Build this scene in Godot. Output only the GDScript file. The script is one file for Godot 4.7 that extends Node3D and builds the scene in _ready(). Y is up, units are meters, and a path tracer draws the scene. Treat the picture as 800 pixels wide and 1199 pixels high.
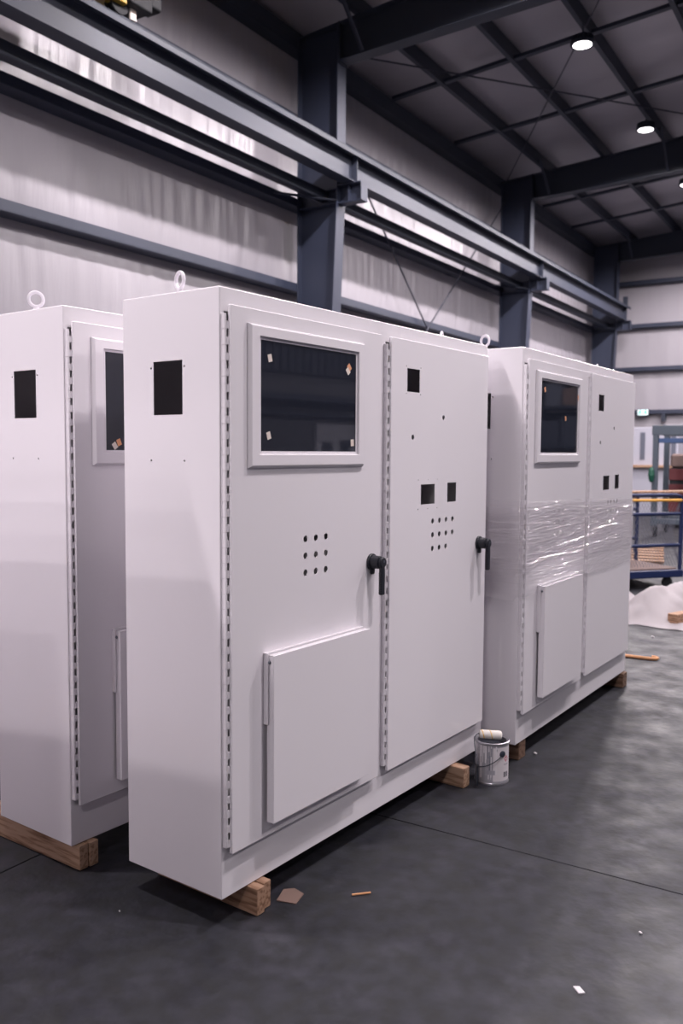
extends Node3D
# A fabrication hall: three light grey electrical enclosures on timber blocks beside a
# vinyl-faced steel-framed wall. X runs along the side wall, Z into the hall, Y up; metres.

const CAM_H := 1.4465
const CAM_Z := 6.6
const PSI := 1.010545        # heading of the side wall against the lens axis
const PITCH := 0.0702
const ROLL := -0.006
const COLS := [2.6, 9.496, 16.419, 22.751]
const HALL_X0 := -22.0
const HALL_X1 := 23.45
const HALL_Z1 := 14.0

var M := {}
var names := {}
var rng := RandomNumberGenerator.new()
var noise := FastNoiseLite.new()

# ---------------------------------------------------------------- mesh builder
class MB:
	var v := PackedVector3Array()
	var n := PackedVector3Array()
	var uv := PackedVector2Array()
	var idx := PackedInt32Array()
	var T := Transform3D()
	func p(a: Vector3, nn: Vector3, u := Vector2.ZERO) -> int:
		v.append(T * a)
		n.append((T.basis * nn).normalized())
		uv.append(u)
		return v.size() - 1
	func t(a: int, b: int, c: int):       # counter-clockwise seen from outside
		idx.append(a); idx.append(c); idx.append(b)
	func tri(a: Vector3, b: Vector3, c: Vector3):
		var nn := (b - a).cross(c - a).normalized()
		t(p(a, nn), p(b, nn), p(c, nn))
	func quad(a: Vector3, b: Vector3, c: Vector3, d: Vector3):
		var nn := (b - a).cross(c - a).normalized()
		if nn == Vector3.ZERO: nn = (c - a).cross(d - a).normalized()
		var i := p(a, nn, Vector2(0, 1)); var j := p(b, nn, Vector2(1, 1)); var k := p(c, nn, Vector2(1, 0)); var l := p(d, nn, Vector2(0, 0))
		t(i, j, k); t(i, k, l)
	func quadn(a: Vector3, b: Vector3, c: Vector3, d: Vector3, na: Vector3, nb: Vector3, nc: Vector3, nd: Vector3):
		var i := p(a, na); var j := p(b, nb); var k := p(c, nc); var l := p(d, nd)
		if (b - a).cross(c - a).dot(na + nb + nc) >= 0.0:
			t(i, j, k); t(i, k, l)
		else:
			t(i, k, j); t(i, l, k)
	# box with softened edges; faces listed in skip (0 -x,1 +x,2 -y,3 +y,4 -z,5 +z) are left open
	func box(lo: Vector3, hi: Vector3, r := 0.002, skip := []):
		var c := (lo + hi) / 2.0
		var h := (hi - lo) / 2.0
		r = minf(r, minf(h.x, minf(h.y, h.z)) * 0.9)
		for ax in 3:
			var u := (ax + 1) % 3
			var w := (ax + 2) % 3
			for s in [-1.0, 1.0]:
				if (ax * 2 + (1 if s > 0 else 0)) in skip: continue
				var nn := Vector3.ZERO; nn[ax] = s
				var q := []
				for k in [[-1, -1], [1, -1], [1, 1], [-1, 1]]:
					var o := Vector3.ZERO
					o[ax] = s * h[ax]; o[u] = k[0] * (h[u] - r); o[w] = k[1] * (h[w] - r)
					q.append(c + o)
				quadn(q[0], q[1], q[2], q[3], nn, nn, nn, nn)
		edges(c, h, r)
	func edges(c: Vector3, h: Vector3, r: float):
		for ax in 3:
			var u := (ax + 1) % 3
			var w := (ax + 2) % 3
			for su in [-1.0, 1.0]:
				for sw in [-1.0, 1.0]:
					var nu := Vector3.ZERO; nu[u] = su
					var nw := Vector3.ZERO; nw[w] = sw
					var q := []
					for sa in [-1.0, 1.0]:
						var o := Vector3.ZERO
						o[ax] = sa * (h[ax] - r); o[u] = su * h[u]; o[w] = sw * (h[w] - r)
						var o2 := Vector3.ZERO
						o2[ax] = sa * (h[ax] - r); o2[u] = su * (h[u] - r); o2[w] = sw * h[w]
						q.append(c + o); q.append(c + o2)
					quadn(q[0], q[1], q[3], q[2], nu, nw, nw, nu)
		for sx in [-1.0, 1.0]:
			for sy in [-1.0, 1.0]:
				for sz in [-1.0, 1.0]:
					var s := Vector3(sx, sy, sz)
					var a := c + Vector3(sx * h.x, sy * (h.y - r), sz * (h.z - r))
					var b := c + Vector3(sx * (h.x - r), sy * h.y, sz * (h.z - r))
					var d := c + Vector3(sx * (h.x - r), sy * (h.y - r), sz * h.z)
					var i := p(a, Vector3(sx, 0, 0)); var j := p(b, Vector3(0, sy, 0)); var k := p(d, Vector3(0, 0, sz))
					if (b - a).cross(d - a).dot(s) > 0: t(i, j, k)
					else: t(i, k, j)
	func bx(x0, x1, y0, y1, z0, z1, r := 0.002):
		box(Vector3(x0, y0, z0), Vector3(x1, y1, z1), r)
	# a sheet in the plane o + a*U + b*V seen from U x V, with holes:
	# ["r", a0, a1, b0, b1] or ["c", a, b, radius]; thick > 0 adds hole walls going back
	func sheet(o: Vector3, U: Vector3, V: Vector3, rect: Rect2, holes: Array, thick := 0.0):
		var nn := U.cross(V).normalized()
		_fill(o, U, V, nn, rect, holes)
		if thick > 0.0:
			for h in holes:
				var loop := _loop(h)
				for k in loop.size():
					var a: Vector2 = loop[k]
					var b: Vector2 = loop[(k + 1) % loop.size()]
					var A := o + U * a.x + V * a.y
					var Bq := o + U * b.x + V * b.y
					quad(A, Bq, Bq - nn * thick, A - nn * thick)
	func _loop(h: Array) -> PackedVector2Array:
		var out := PackedVector2Array()
		if h[0] == "r":
			for q in [Vector2(h[1], h[3]), Vector2(h[2], h[3]), Vector2(h[2], h[4]), Vector2(h[1], h[4])]: out.append(q)
		else:
			var seg := 8 if h[3] < 0.004 else 20
			for k in seg:
				var an := TAU * (k + 0.5) / seg
				out.append(Vector2(h[1] + cos(an) * h[3], h[2] + sin(an) * h[3]))
		return out
	func _bb(h: Array) -> Rect2:
		if h[0] == "r": return Rect2(h[1], h[3], h[2] - h[1], h[4] - h[3])
		var r: float = h[3]
		return Rect2(h[1] - r, h[2] - r, 2 * r, 2 * r)
	func _q(o, U, V, nn, r: Rect2):
		if r.size.x < 1e-6 or r.size.y < 1e-6: return
		var a: Vector2 = r.position
		var e: Vector2 = r.end
		quadn(o + U * a.x + V * a.y, o + U * e.x + V * a.y, o + U * e.x + V * e.y, o + U * a.x + V * e.y, nn, nn, nn, nn)
	func _fill(o, U, V, nn, rect: Rect2, holes: Array):
		if holes.is_empty():
			_q(o, U, V, nn, rect); return
		if holes.size() == 1:
			var bb := _bb(holes[0])
			_q(o, U, V, nn, Rect2(rect.position.x, rect.position.y, bb.position.x - rect.position.x, rect.size.y))
			_q(o, U, V, nn, Rect2(bb.end.x, rect.position.y, rect.end.x - bb.end.x, rect.size.y))
			_q(o, U, V, nn, Rect2(bb.position.x, rect.position.y, bb.size.x, bb.position.y - rect.position.y))
			_q(o, U, V, nn, Rect2(bb.position.x, bb.end.y, bb.size.x, rect.end.y - bb.end.y))
			if holes[0][0] == "c":
				var loop := _loop(holes[0])
				var ct := bb.get_center()
				var hr := bb.size.x / 2
				for k in loop.size():
					var a := loop[k]
					var b := loop[(k + 1) % loop.size()]
					var oa := _sq(a - ct, hr) + ct
					var ob := _sq(b - ct, hr) + ct
					quadn(o + U * a.x + V * a.y, o + U * oa.x + V * oa.y, o + U * ob.x + V * ob.y, o + U * b.x + V * b.y, nn, nn, nn, nn)
					# square corner between the two outer points
					if absf(oa.x - ob.x) > 1e-7 and absf(oa.y - ob.y) > 1e-7:
						var co := Vector2(ct.x + signf(a.x + b.x - 2 * ct.x) * hr, ct.y + signf(a.y + b.y - 2 * ct.y) * hr)
						var i := p(o + U * oa.x + V * oa.y, nn); var j := p(o + U * co.x + V * co.y, nn); var k2 := p(o + U * ob.x + V * ob.y, nn)
						t(i, j, k2)
			return
		for ax in 2:
			var bbs := []
			for h in holes: bbs.append(_bb(h))
			var cuts := []
			for b in bbs: cuts.append(b.end[ax])
			cuts.sort()
			for cv in cuts:
				var lowh := []; var high := []; var ok := true
				for k in holes.size():
					var b2: Rect2 = bbs[k]
					if b2.end[ax] <= cv + 1e-7: lowh.append(holes[k])
					elif b2.position[ax] >= cv - 1e-7: high.append(holes[k])
					else: ok = false
				if ok and high.size() > 0 and lowh.size() > 0:
					var lim := 1e9
					for h in high: lim = minf(lim, _bb(h).position[ax])
					var cut: float = (cv + lim) / 2.0
					var r1 := rect; var r2 := rect
					r1.size[ax] = cut - rect.position[ax]
					r2.position[ax] = cut; r2.size[ax] = rect.end[ax] - cut
					_fill(o, U, V, nn, r1, lowh); _fill(o, U, V, nn, r2, high)
					return
		push_error("holes not separable")
	func _sq(d: Vector2, r: float) -> Vector2:
		return d * (r / maxf(absf(d.x), absf(d.y)))
	# profile [radius, height] turned about Y at origin c
	func lathe(c: Vector3, prof: Array, seg := 32, ax := Vector3.UP, smooth := false):
		var zz := ax.normalized()
		var xx := zz.cross(Vector3.RIGHT if absf(zz.x) < 0.8 else Vector3.FORWARD).normalized()
		var yy := zz.cross(xx)
		for k in prof.size() - 1:
			var r0: float = prof[k][0]; var h0: float = prof[k][1]
			var r1: float = prof[k + 1][0]; var h1: float = prof[k + 1][1]
			var nr := h1 - h0
			var nh := r0 - r1
			for s in seg:
				var a0 := TAU * s / seg
				var a1 := TAU * (s + 1) / seg
				var d0 := xx * cos(a0) + yy * sin(a0)
				var d1 := xx * cos(a1) + yy * sin(a1)
				var n0 := (d0 * nr + zz * nh).normalized()
				var n1 := (d1 * nr + zz * nh).normalized()
				var A := c + d0 * r0 + zz * h0; var B2 := c + d1 * r0 + zz * h0
				var C := c + d1 * r1 + zz * h1; var D := c + d0 * r1 + zz * h1
				if r0 < 1e-6: 
					t(p(A, n0), p(C, n1), p(D, n0))
				elif r1 < 1e-6: 
					t(p(A, n0), p(B2, n1), p(D, n0))
				else:
					var u0 := float(s) / seg; var u1 := float(s + 1) / seg
					var i := p(A, n0, Vector2(u0, 1.0 - h0)); var j := p(B2, n1, Vector2(u1, 1.0 - h0)); var m := p(C, n1, Vector2(u1, 1.0 - h1)); var l := p(D, n0, Vector2(u0, 1.0 - h1))
					t(i, j, m); t(i, m, l)
	# round bar along a path
	func tube(path: Array, r: float, seg := 10, closed := false, caps := true):
		var nn := path.size()
		var prev := Vector3.ZERO
		var rings := []
		for k in nn:
			var a: Vector3 = path[(k - 1 + nn) % nn] if closed else path[maxi(k - 1, 0)]
			var b: Vector3 = path[(k + 1) % nn] if closed else path[mini(k + 1, nn - 1)]
			var d := (b - a).normalized()
			if prev == Vector3.ZERO:
				prev = d.cross(Vector3.UP if absf(d.y) < 0.9 else Vector3.RIGHT).normalized()
			var s := (prev - d * prev.dot(d)).normalized()
			prev = s
			var w := d.cross(s)
			var ring := []
			for q in seg + 1:
				var an := TAU * q / seg
				var o := s * cos(an) + w * sin(an)
				ring.append(p(path[k] + o * r, o))
			rings.append(ring)
			if caps and not closed and (k == 0 or k == nn - 1):
				var e := -d if k == 0 else d
				var c0 := p(path[k], e)
				var cr := []
				for q in seg + 1:
					var an := TAU * q / seg
					cr.append(p(path[k] + (s * cos(an) + w * sin(an)) * r, e))
				for q in seg:
					if k == 0: t(c0, cr[q + 1], cr[q])
					else: t(c0, cr[q], cr[q + 1])
		for k in (nn if closed else nn - 1):
			var A: Array = rings[k]
			var Bq: Array = rings[(k + 1) % nn]
			for q in seg:
				t(A[q], A[q + 1], Bq[q + 1]); t(A[q], Bq[q + 1], Bq[q])
	# rectangular bar between two points, up hints its second axis
	func bar(a: Vector3, b: Vector3, w: float, h: float, up := Vector3.UP, r := 0.002):
		var d := b - a
		var z := d.normalized()
		var x := up.cross(z).normalized()
		var y := z.cross(x)
		var keep := T
		T = T * Transform3D(Basis(x, y, z), (a + b) / 2)
		box(Vector3(-w / 2, -h / 2, -d.length() / 2), Vector3(w / 2, h / 2, d.length() / 2), r)
		T = keep
	# flat outline in the local XY plane, thickened along Z (z0..z1)
	func slab(poly: PackedVector2Array, z0: float, z1: float):
		var pp := poly
		if Geometry2D.is_polygon_clockwise(pp):
			pp = pp.duplicate(); pp.reverse()
		var ti := Geometry2D.triangulate_polygon(pp)
		for k in range(0, ti.size(), 3):
			var a := pp[ti[k]]; var b := pp[ti[k + 1]]; var c := pp[ti[k + 2]]
			if (b - a).cross(c - a) < 0: 
				var q := b; b = c; c = q
			tri(Vector3(a.x, a.y, z1), Vector3(b.x, b.y, z1), Vector3(c.x, c.y, z1))
			tri(Vector3(a.x, a.y, z0), Vector3(c.x, c.y, z0), Vector3(b.x, b.y, z0))
		for k in pp.size():
			var a := pp[k]; var b := pp[(k + 1) % pp.size()]
			quad(Vector3(a.x, a.y, z0), Vector3(b.x, b.y, z0), Vector3(b.x, b.y, z1), Vector3(a.x, a.y, z1))
	# grid surface f(i, j) -> Vector3 with smooth normals (flip turns them)
	func grid(nu: int, nv: int, f: Callable, flip := false):
		var base := v.size()
		var pts := PackedVector3Array()
		pts.resize((nu + 1) * (nv + 1))
		for i in nu + 1:
			for j in nv + 1:
				pts[i * (nv + 1) + j] = f.call(i, j)
		for i in nu + 1:
			for j in nv + 1:
				var du := pts[mini(i + 1, nu) * (nv + 1) + j] - pts[maxi(i - 1, 0) * (nv + 1) + j]
				var dv := pts[i * (nv + 1) + mini(j + 1, nv)] - pts[i * (nv + 1) + maxi(j - 1, 0)]
				var nn := du.cross(dv).normalized()
				p(pts[i * (nv + 1) + j], -nn if flip else nn, Vector2(float(i) / nu, 1.0 - float(j) / nv))
		for i in nu:
			for j in nv:
				var a := base + i * (nv + 1) + j
				var b := a + nv + 1
				if flip:
					t(a, b + 1, b); t(a, a + 1, b + 1)
				else:
					t(a, b, b + 1); t(a, b + 1, a + 1)
	func mesh() -> ArrayMesh:
		var arr := []
		arr.resize(Mesh.ARRAY_MAX)
		arr[Mesh.ARRAY_VERTEX] = v
		arr[Mesh.ARRAY_NORMAL] = n
		arr[Mesh.ARRAY_TEX_UV] = uv
		arr[Mesh.ARRAY_INDEX] = idx
		var m := ArrayMesh.new()
		m.add_surface_from_arrays(Mesh.PRIMITIVE_TRIANGLES, arr)
		return m

# ---------------------------------------------------------------- scene helpers
func numbered(called: String) -> String:
	var k: int = names.get(called, 0)
	names[called] = k + 1
	return called if k == 0 else "%s_%03d" % [called, k]

func thing(called: String, label: String, category: String, at := Vector3.ZERO, turn := 0.0, group := "") -> Node3D:
	var o := Node3D.new()
	o.name = numbered(called)
	add_child(o)
	o.position = at
	o.rotation.y = turn
	o.set_meta("label", label)
	o.set_meta("category", category)
	if group: o.set_meta("group", group)
	return o

func part(parent: Node3D, called: String, mb: MB, m: Material, label := "") -> MeshInstance3D:
	var o := MeshInstance3D.new()
	o.name = called
	o.mesh = mb.mesh()
	o.material_override = m
	parent.add_child(o, true)
	if label: o.set_meta("label", label)
	return o

func share(parent: Node3D, called: String, mesh: Mesh, m: Material, at: Vector3) -> MeshInstance3D:
	var o := MeshInstance3D.new()
	o.name = called
	o.mesh = mesh
	o.material_override = m
	parent.add_child(o, true)
	o.position = at
	return o

func lone(called: String, mb: MB, m: Material, label: String, category: String, at := Vector3.ZERO, turn := 0.0, group := "") -> MeshInstance3D:
	var o := MeshInstance3D.new()
	o.name = numbered(called)
	o.mesh = mb.mesh()
	o.material_override = m
	add_child(o)
	o.position = at
	o.rotation.y = turn
	o.set_meta("label", label)
	o.set_meta("category", category)
	if group: o.set_meta("group", group)
	return o

func structure(called: String, mb: MB, m: Material) -> MeshInstance3D:
	var o := MeshInstance3D.new()
	o.name = called
	o.mesh = mb.mesh()
	o.material_override = m
	add_child(o)
	o.set_meta("kind", "structure")
	return o

func mat(key: String, c: Color, rough: float, metal := 0.0, spec := 0.5) -> StandardMaterial3D:
	var m := StandardMaterial3D.new()
	m.resource_name = key
	m.albedo_color = c
	m.roughness = rough
	m.metallic = metal
	m.metallic_specular = spec
	M[key] = m
	return m

func noise_tex(sd: int, freq: float, octaves: int, stops: Array, size := 512, kind := FastNoiseLite.TYPE_SIMPLEX_SMOOTH) -> NoiseTexture2D:
	var f := FastNoiseLite.new()
	f.seed = sd
	f.frequency = freq
	f.noise_type = kind
	f.fractal_octaves = octaves
	var t := NoiseTexture2D.new()
	t.width = size
	t.height = size
	t.seamless = true
	t.noise = f
	var g := Gradient.new()
	g.offsets = PackedFloat32Array(stops.map(func(s): return s[0]))
	g.colors = PackedColorArray(stops.map(func(s): return s[1]))
	t.color_ramp = g
	return t

func triplanar(m: StandardMaterial3D, scale: Vector3, world := true):
	m.uv1_triplanar = true
	m.uv1_world_triplanar = world
	m.uv1_scale = scale

func c8(r: int, g: int, b: int, a := 255) -> Color:
	return Color8(r, g, b, a)

# ---------------------------------------------------------------- materials
func make_materials():
	# cabinet paint: light grey semi-gloss powder coat
	mat("paint", c8(234, 230, 236), 0.2, 0.0, 0.5)
	mat("paint_edge", c8(212, 208, 216), 0.3)
	mat("hinge_steel", c8(232, 228, 234), 0.35)
	mat("inside", c8(226, 222, 226), 0.5)
	var g := mat("smoked_pane", c8(40, 44, 56, 165), 0.03)
	g.transparency = BaseMaterial3D.TRANSPARENCY_ALPHA
	mat("black_plastic", c8(30, 33, 42), 0.42)
	mat("screw", c8(120, 124, 135), 0.3, 0.9)
	mat("tape_white", c8(226, 214, 205), 0.7)
	mat("tape_orange", c8(226, 160, 118), 0.7)
	# structure
	mat("steel", c8(50, 56, 74), 0.5)
	mat("steel_dark", c8(43, 49, 63), 0.55)
	mat("steel_runway", c8(52, 57, 72), 0.5)
	mat("rod", c8(62, 64, 76), 0.5, 0.4)
	var vy := mat("vinyl", c8(166, 162, 169), 0.33, 0.0, 0.5)
	vy.heightmap_enabled = true
	vy.heightmap_texture = noise_tex(61, 0.03, 4, [[0.0, Color.BLACK], [1.0, Color.WHITE]], 512)
	vy.heightmap_scale = 0.2
	triplanar(vy, Vector3(1.6, 0.16, 1.6))
	mat("outer_skin", c8(120, 124, 134), 0.6)
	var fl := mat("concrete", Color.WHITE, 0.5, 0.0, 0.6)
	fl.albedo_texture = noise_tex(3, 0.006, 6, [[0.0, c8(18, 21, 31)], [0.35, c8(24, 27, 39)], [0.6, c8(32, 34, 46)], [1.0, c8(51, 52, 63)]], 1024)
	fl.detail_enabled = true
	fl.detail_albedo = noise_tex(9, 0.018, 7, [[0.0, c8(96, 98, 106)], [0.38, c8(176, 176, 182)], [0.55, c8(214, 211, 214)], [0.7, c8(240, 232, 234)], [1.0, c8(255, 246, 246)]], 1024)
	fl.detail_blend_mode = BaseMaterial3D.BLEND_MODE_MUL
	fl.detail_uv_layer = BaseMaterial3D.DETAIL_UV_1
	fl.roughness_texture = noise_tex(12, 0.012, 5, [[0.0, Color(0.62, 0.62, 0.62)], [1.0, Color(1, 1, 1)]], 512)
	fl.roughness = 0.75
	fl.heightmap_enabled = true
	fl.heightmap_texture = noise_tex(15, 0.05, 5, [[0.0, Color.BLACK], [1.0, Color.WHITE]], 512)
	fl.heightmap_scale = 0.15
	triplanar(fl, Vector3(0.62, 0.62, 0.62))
	mat("joint", c8(26, 26, 30), 0.9)
	# timber
	for k in 3:
		var w := mat("wood%d" % k, [c8(188, 160, 140), c8(168, 138, 118), c8(124, 100, 86)][k], 0.75)
		w.albedo_texture = noise_tex(20 + k, 0.02, 4, [[0.0, c8(150, 128, 112)], [0.4, c8(215, 200, 186)], [0.55, c8(245, 236, 226)], [1.0, c8(255, 250, 245)]], 256)
		triplanar(w, Vector3(9.0, 9.0, 0.9), false)
	mat("splinter", c8(205, 150, 108), 0.7)
	mat("cardboard", c8(120, 98, 90), 0.85)
	mat("paper", c8(205, 200, 205), 0.8)
	mat("grit", c8(200, 196, 200), 0.8)
	# paint can
	mat("tin", c8(176, 174, 180), 0.28, 0.75)
	mat("can_white", c8(224, 219, 222), 0.35)
	mat("wet_paint", c8(60, 62, 70), 0.25)
	mat("nap", c8(238, 232, 226), 0.9)
	mat("nap_stripe", c8(233, 190, 96), 0.9)
	mat("wire", c8(120, 122, 130), 0.35, 0.7)
	# film
	var sf := mat("film", c8(240, 234, 240, 26), 0.11)
	sf.transparency = BaseMaterial3D.TRANSPARENCY_ALPHA
	var fo := mat("foam", c8(146, 140, 144), 0.6)
	# background
	mat("cart_blue", c8(19, 32, 70), 0.4)
	mat("cart_mesh", c8(120, 122, 135), 0.5, 0.5)
	mat("yellow", c8(196, 146, 62), 0.5)
	mat("crane_yellow", c8(160, 128, 40), 0.5)
	mat("rack_steel", c8(70, 79, 90), 0.5)
	mat("rack_blue", c8(52, 74, 112), 0.5)
	mat("rubber", c8(18, 19, 25), 0.7)
	mat("machine", c8(176, 176, 188), 0.45)
	mat("machine_dark", c8(96, 100, 114), 0.5)
	mat("dark_red", c8(92, 40, 44), 0.5)
	mat("green", c8(18, 76, 60), 0.5)
	mat("rust_brown", c8(110, 92, 88), 0.8)
	mat("block_wall", c8(92, 92, 100), 0.8)
	mat("dark_cladding", c8(60, 64, 78), 0.5)
	mat("sign_case", c8(60, 64, 70), 0.5)

# ---------------------------------------------------------------- setting
func make_floor():
	var b := MB.new()
	b.bx(HALL_X0 - 0.3, HALL_X1 + 0.5, -0.30, -0.10, -0.5, HALL_Z1 + 0.3, 0.0)
	var fl := structure("floor", b, M.joint)
	var xs := [HALL_X0 - 0.3, -17.55, -13.45, -9.35, -5.25, -1.15, 2.935, 7.08, 11.2, 15.3, 19.4, HALL_X1 + 0.5]
	var zs := [-0.5, 4.09, 8.2, 12.3, HALL_Z1 + 0.3]
	for i in xs.size() - 1:
		for j in zs.size() - 1:
			var s := MB.new()
			var g := 0.0028
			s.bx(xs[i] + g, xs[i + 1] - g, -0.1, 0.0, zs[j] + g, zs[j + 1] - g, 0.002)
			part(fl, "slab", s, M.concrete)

func make_left_wall():
	var b := MB.new()
	b.bx(HALL_X0 - 0.3, HALL_X1 + 0.5, -0.1, 7.1, -0.5, -0.3, 0.0)
	var w := structure("wall_left", b, M.outer_skin)
	# vinyl facing of the insulation: pillows between the girts, fine vertical creases
	var f := FastNoiseLite.new(); f.seed = 5; f.frequency = 1.0; f.fractal_octaves = 3
	var gy := [0.0, 1.1, 2.5, 3.57, 4.65, 5.71, 6.9]
	var spans := [[HALL_X0, 3.8, 0.12], [3.8, HALL_X1, 0.032]]
	for sp in spans:
		var nx := int((sp[1] - sp[0]) / sp[2])
		var ny := 96
		var m := MB.new()
		m.grid(nx, ny, func(i, j):
			var x: float = lerpf(sp[0], sp[1], float(i) / nx)
			var y: float = 6.9 * j / ny
			var puff := 0.0
			for k in gy.size() - 1:
				if y >= gy[k] and y <= gy[k + 1]:
					puff = sin(PI * (y - gy[k]) / (gy[k + 1] - gy[k]))
			var crease: float = f.get_noise_2d(x * 4.2, y * 0.35) * 0.016 + f.get_noise_2d(x * 11.0 + 50.0, y * 0.6) * 0.006
			return Vector3(x, y, -0.225 + 0.028 * sqrt(maxf(puff, 0.0)) + crease * (0.35 + 0.65 * puff)))
		part(w, "insulation_facing", m, M.vinyl)
	# girts, one per bay
	for bay in [[HALL_X0, COLS[0]], [COLS[0], COLS[1]], [COLS[1], COLS[2]], [COLS[2], HALL_X1 - 0.3]]:
		for y in [1.4, 2.5, 3.565, 4.645, 5.70]:
			var g := MB.new()
			var x0: float = bay[0] + 0.003
			var x1: float = bay[1] - 0.003
			g.bx(x0, x1, y - 0.052, y - 0.044, -0.205, 0.0, 0.002)      # lower flange
			g.bx(x0, x1, y - 0.044, y + 0.052, -0.01, 0.0, 0.002)       # face
			g.bx(x0, x1, y + 0.044, y + 0.052, -0.205, -0.01, 0.002)    # upper flange
			part(w, "girt", g, M.steel)
	# eave strut
	var e := MB.new()
	e.bx(HALL_X0, HALL_X1 - 0.3, 6.56, 6.57, -0.19, 0.0, 0.002)
	e.bx(HALL_X0, HALL_X1 - 0.3, 6.57, 6.78, -0.01, 0.0, 0.002)
	e.bx(HALL_X0, HALL_X1 - 0.3, 6.77, 6.78, -0.19, -0.01, 0.002)
	part(w, "eave_strut", e, M.steel_dark)

func make_far_wall():
	var b := MB.new()
	b.bx(HALL_X1 + 0.25, HALL_X1 + 0.5, -0.1, 8.3, -0.5, HALL_Z1 + 0.3, 0.0)
	var w := structure("wall_far", b, M.outer_skin)
	var f := FastNoiseLite.new(); f.seed = 8; f.frequency = 1.0; f.fractal_octaves = 3
	var m := MB.new()
	var nx := 260
	m.grid(nx, 80, func(i, j):
		var z: float = lerpf(-0.3, HALL_Z1, float(i) / nx)
		var y: float = 8.2 * j / 80.0
		var fr: float = fposmod((y - 2.51) / 1.115, 1.0)
		var puff: float = sqrt(maxf(sin(PI * fr), 0.0))
		var crease: float = f.get_noise_2d(z * 2.6, y * 0.3) * 0.014 + f.get_noise_2d(z * 8.0 + 50.0, y * 0.5) * 0.004
		return Vector3(HALL_X1 + 0.215 - 0.03 * puff - crease, y, z), true)
	part(w, "insulation_facing", m, M.vinyl)
	for y in [1.395, 2.51, 3.625, 4.735, 5.85]:
		var g := MB.new()
		var x := HALL_X1 - 0.0
		g.bx(x, x + 0.2, y - 0.052, y - 0.044, 0.0, HALL_Z1 - 0.01, 0.002)
		g.bx(x, x + 0.01, y - 0.044, y + 0.052, 0.0, HALL_Z1 - 0.01, 0.002)
		g.bx(x, x + 0.2, y + 0.044, y + 0.052, 0.0, HALL_Z1 - 0.01, 0.002)
		part(w, "girt", g, M.steel)
	var ps := MB.new()
	ps.bx(HALL_X1 - 0.02, HALL_X1 + 0.1, 2.26, 2.455, 1.62, 1.72, 0.003)
	part(w, "girt_cleat", ps, M.steel_dark)

func make_other_walls():
	var b := MB.new()
	b.bx(HALL_X0 - 0.3, HALL_X1 + 0.5, -0.1, 8.3, HALL_Z1, HALL_Z1 + 0.3, 0.0)
	var w := structure("wall_right", b, M.block_wall)
	# ribbed dark cladding above the blockwork, a ledge beam and a pipe, a framed door
	var rb := MB.new()
	var n := int((HALL_X1 - HALL_X0) / 0.2)
	for k in n:
		var x := HALL_X0 + k * 0.2
		rb.bx(x, x + 0.11, 2.85, 7.9, HALL_Z1 - 0.08, HALL_Z1 - 0.02, 0.006)
	rb.bx(HALL_X0, HALL_X1, 2.85, 7.9, HALL_Z1 - 0.03, HALL_Z1, 0.0)
	part(w, "ribbed_cladding", rb, M.dark_cladding)
	var lb := MB.new()
	lb.bx(HALL_X0, HALL_X1, 2.34, 2.46, HALL_Z1 - 0.3, HALL_Z1, 0.005)
	lb.bx(HALL_X0, HALL_X1, 2.08, 2.14, HALL_Z1 - 0.12, HALL_Z1, 0.005)
	part(w, "ledge_beam", lb, M.steel)
	var nb := MB.new()
	nb.bx(HALL_X0 - 0.3, HALL_X0, -0.1, 8.3, -0.5, HALL_Z1 + 0.3, 0.0)
	structure("wall_near", nb, M.vinyl)
	var d := MB.new()
	d.bx(12.35, 13.5, 0.0, 1.95, HALL_Z1 - 0.06, HALL_Z1 - 0.002, 0.004)
	var dr := structure("door_1", d, M.machine)
	var dg := MB.new()
	dg.bx(12.5, 12.8, 1.2, 1.62, HALL_Z1 - 0.07, HALL_Z1 - 0.055, 0.002)
	part(dr, "glazing", dg, M.dark_cladding)
	var dg2 := MB.new()
	dg2.bx(13.0, 13.35, 1.2, 1.66, HALL_Z1 - 0.07, HALL_Z1 - 0.055, 0.002)
	part(dr, "glazing", dg2, M.dark_cladding)

func roof_y(z: float) -> float:
	return 6.70 + 0.08 * z

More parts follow.
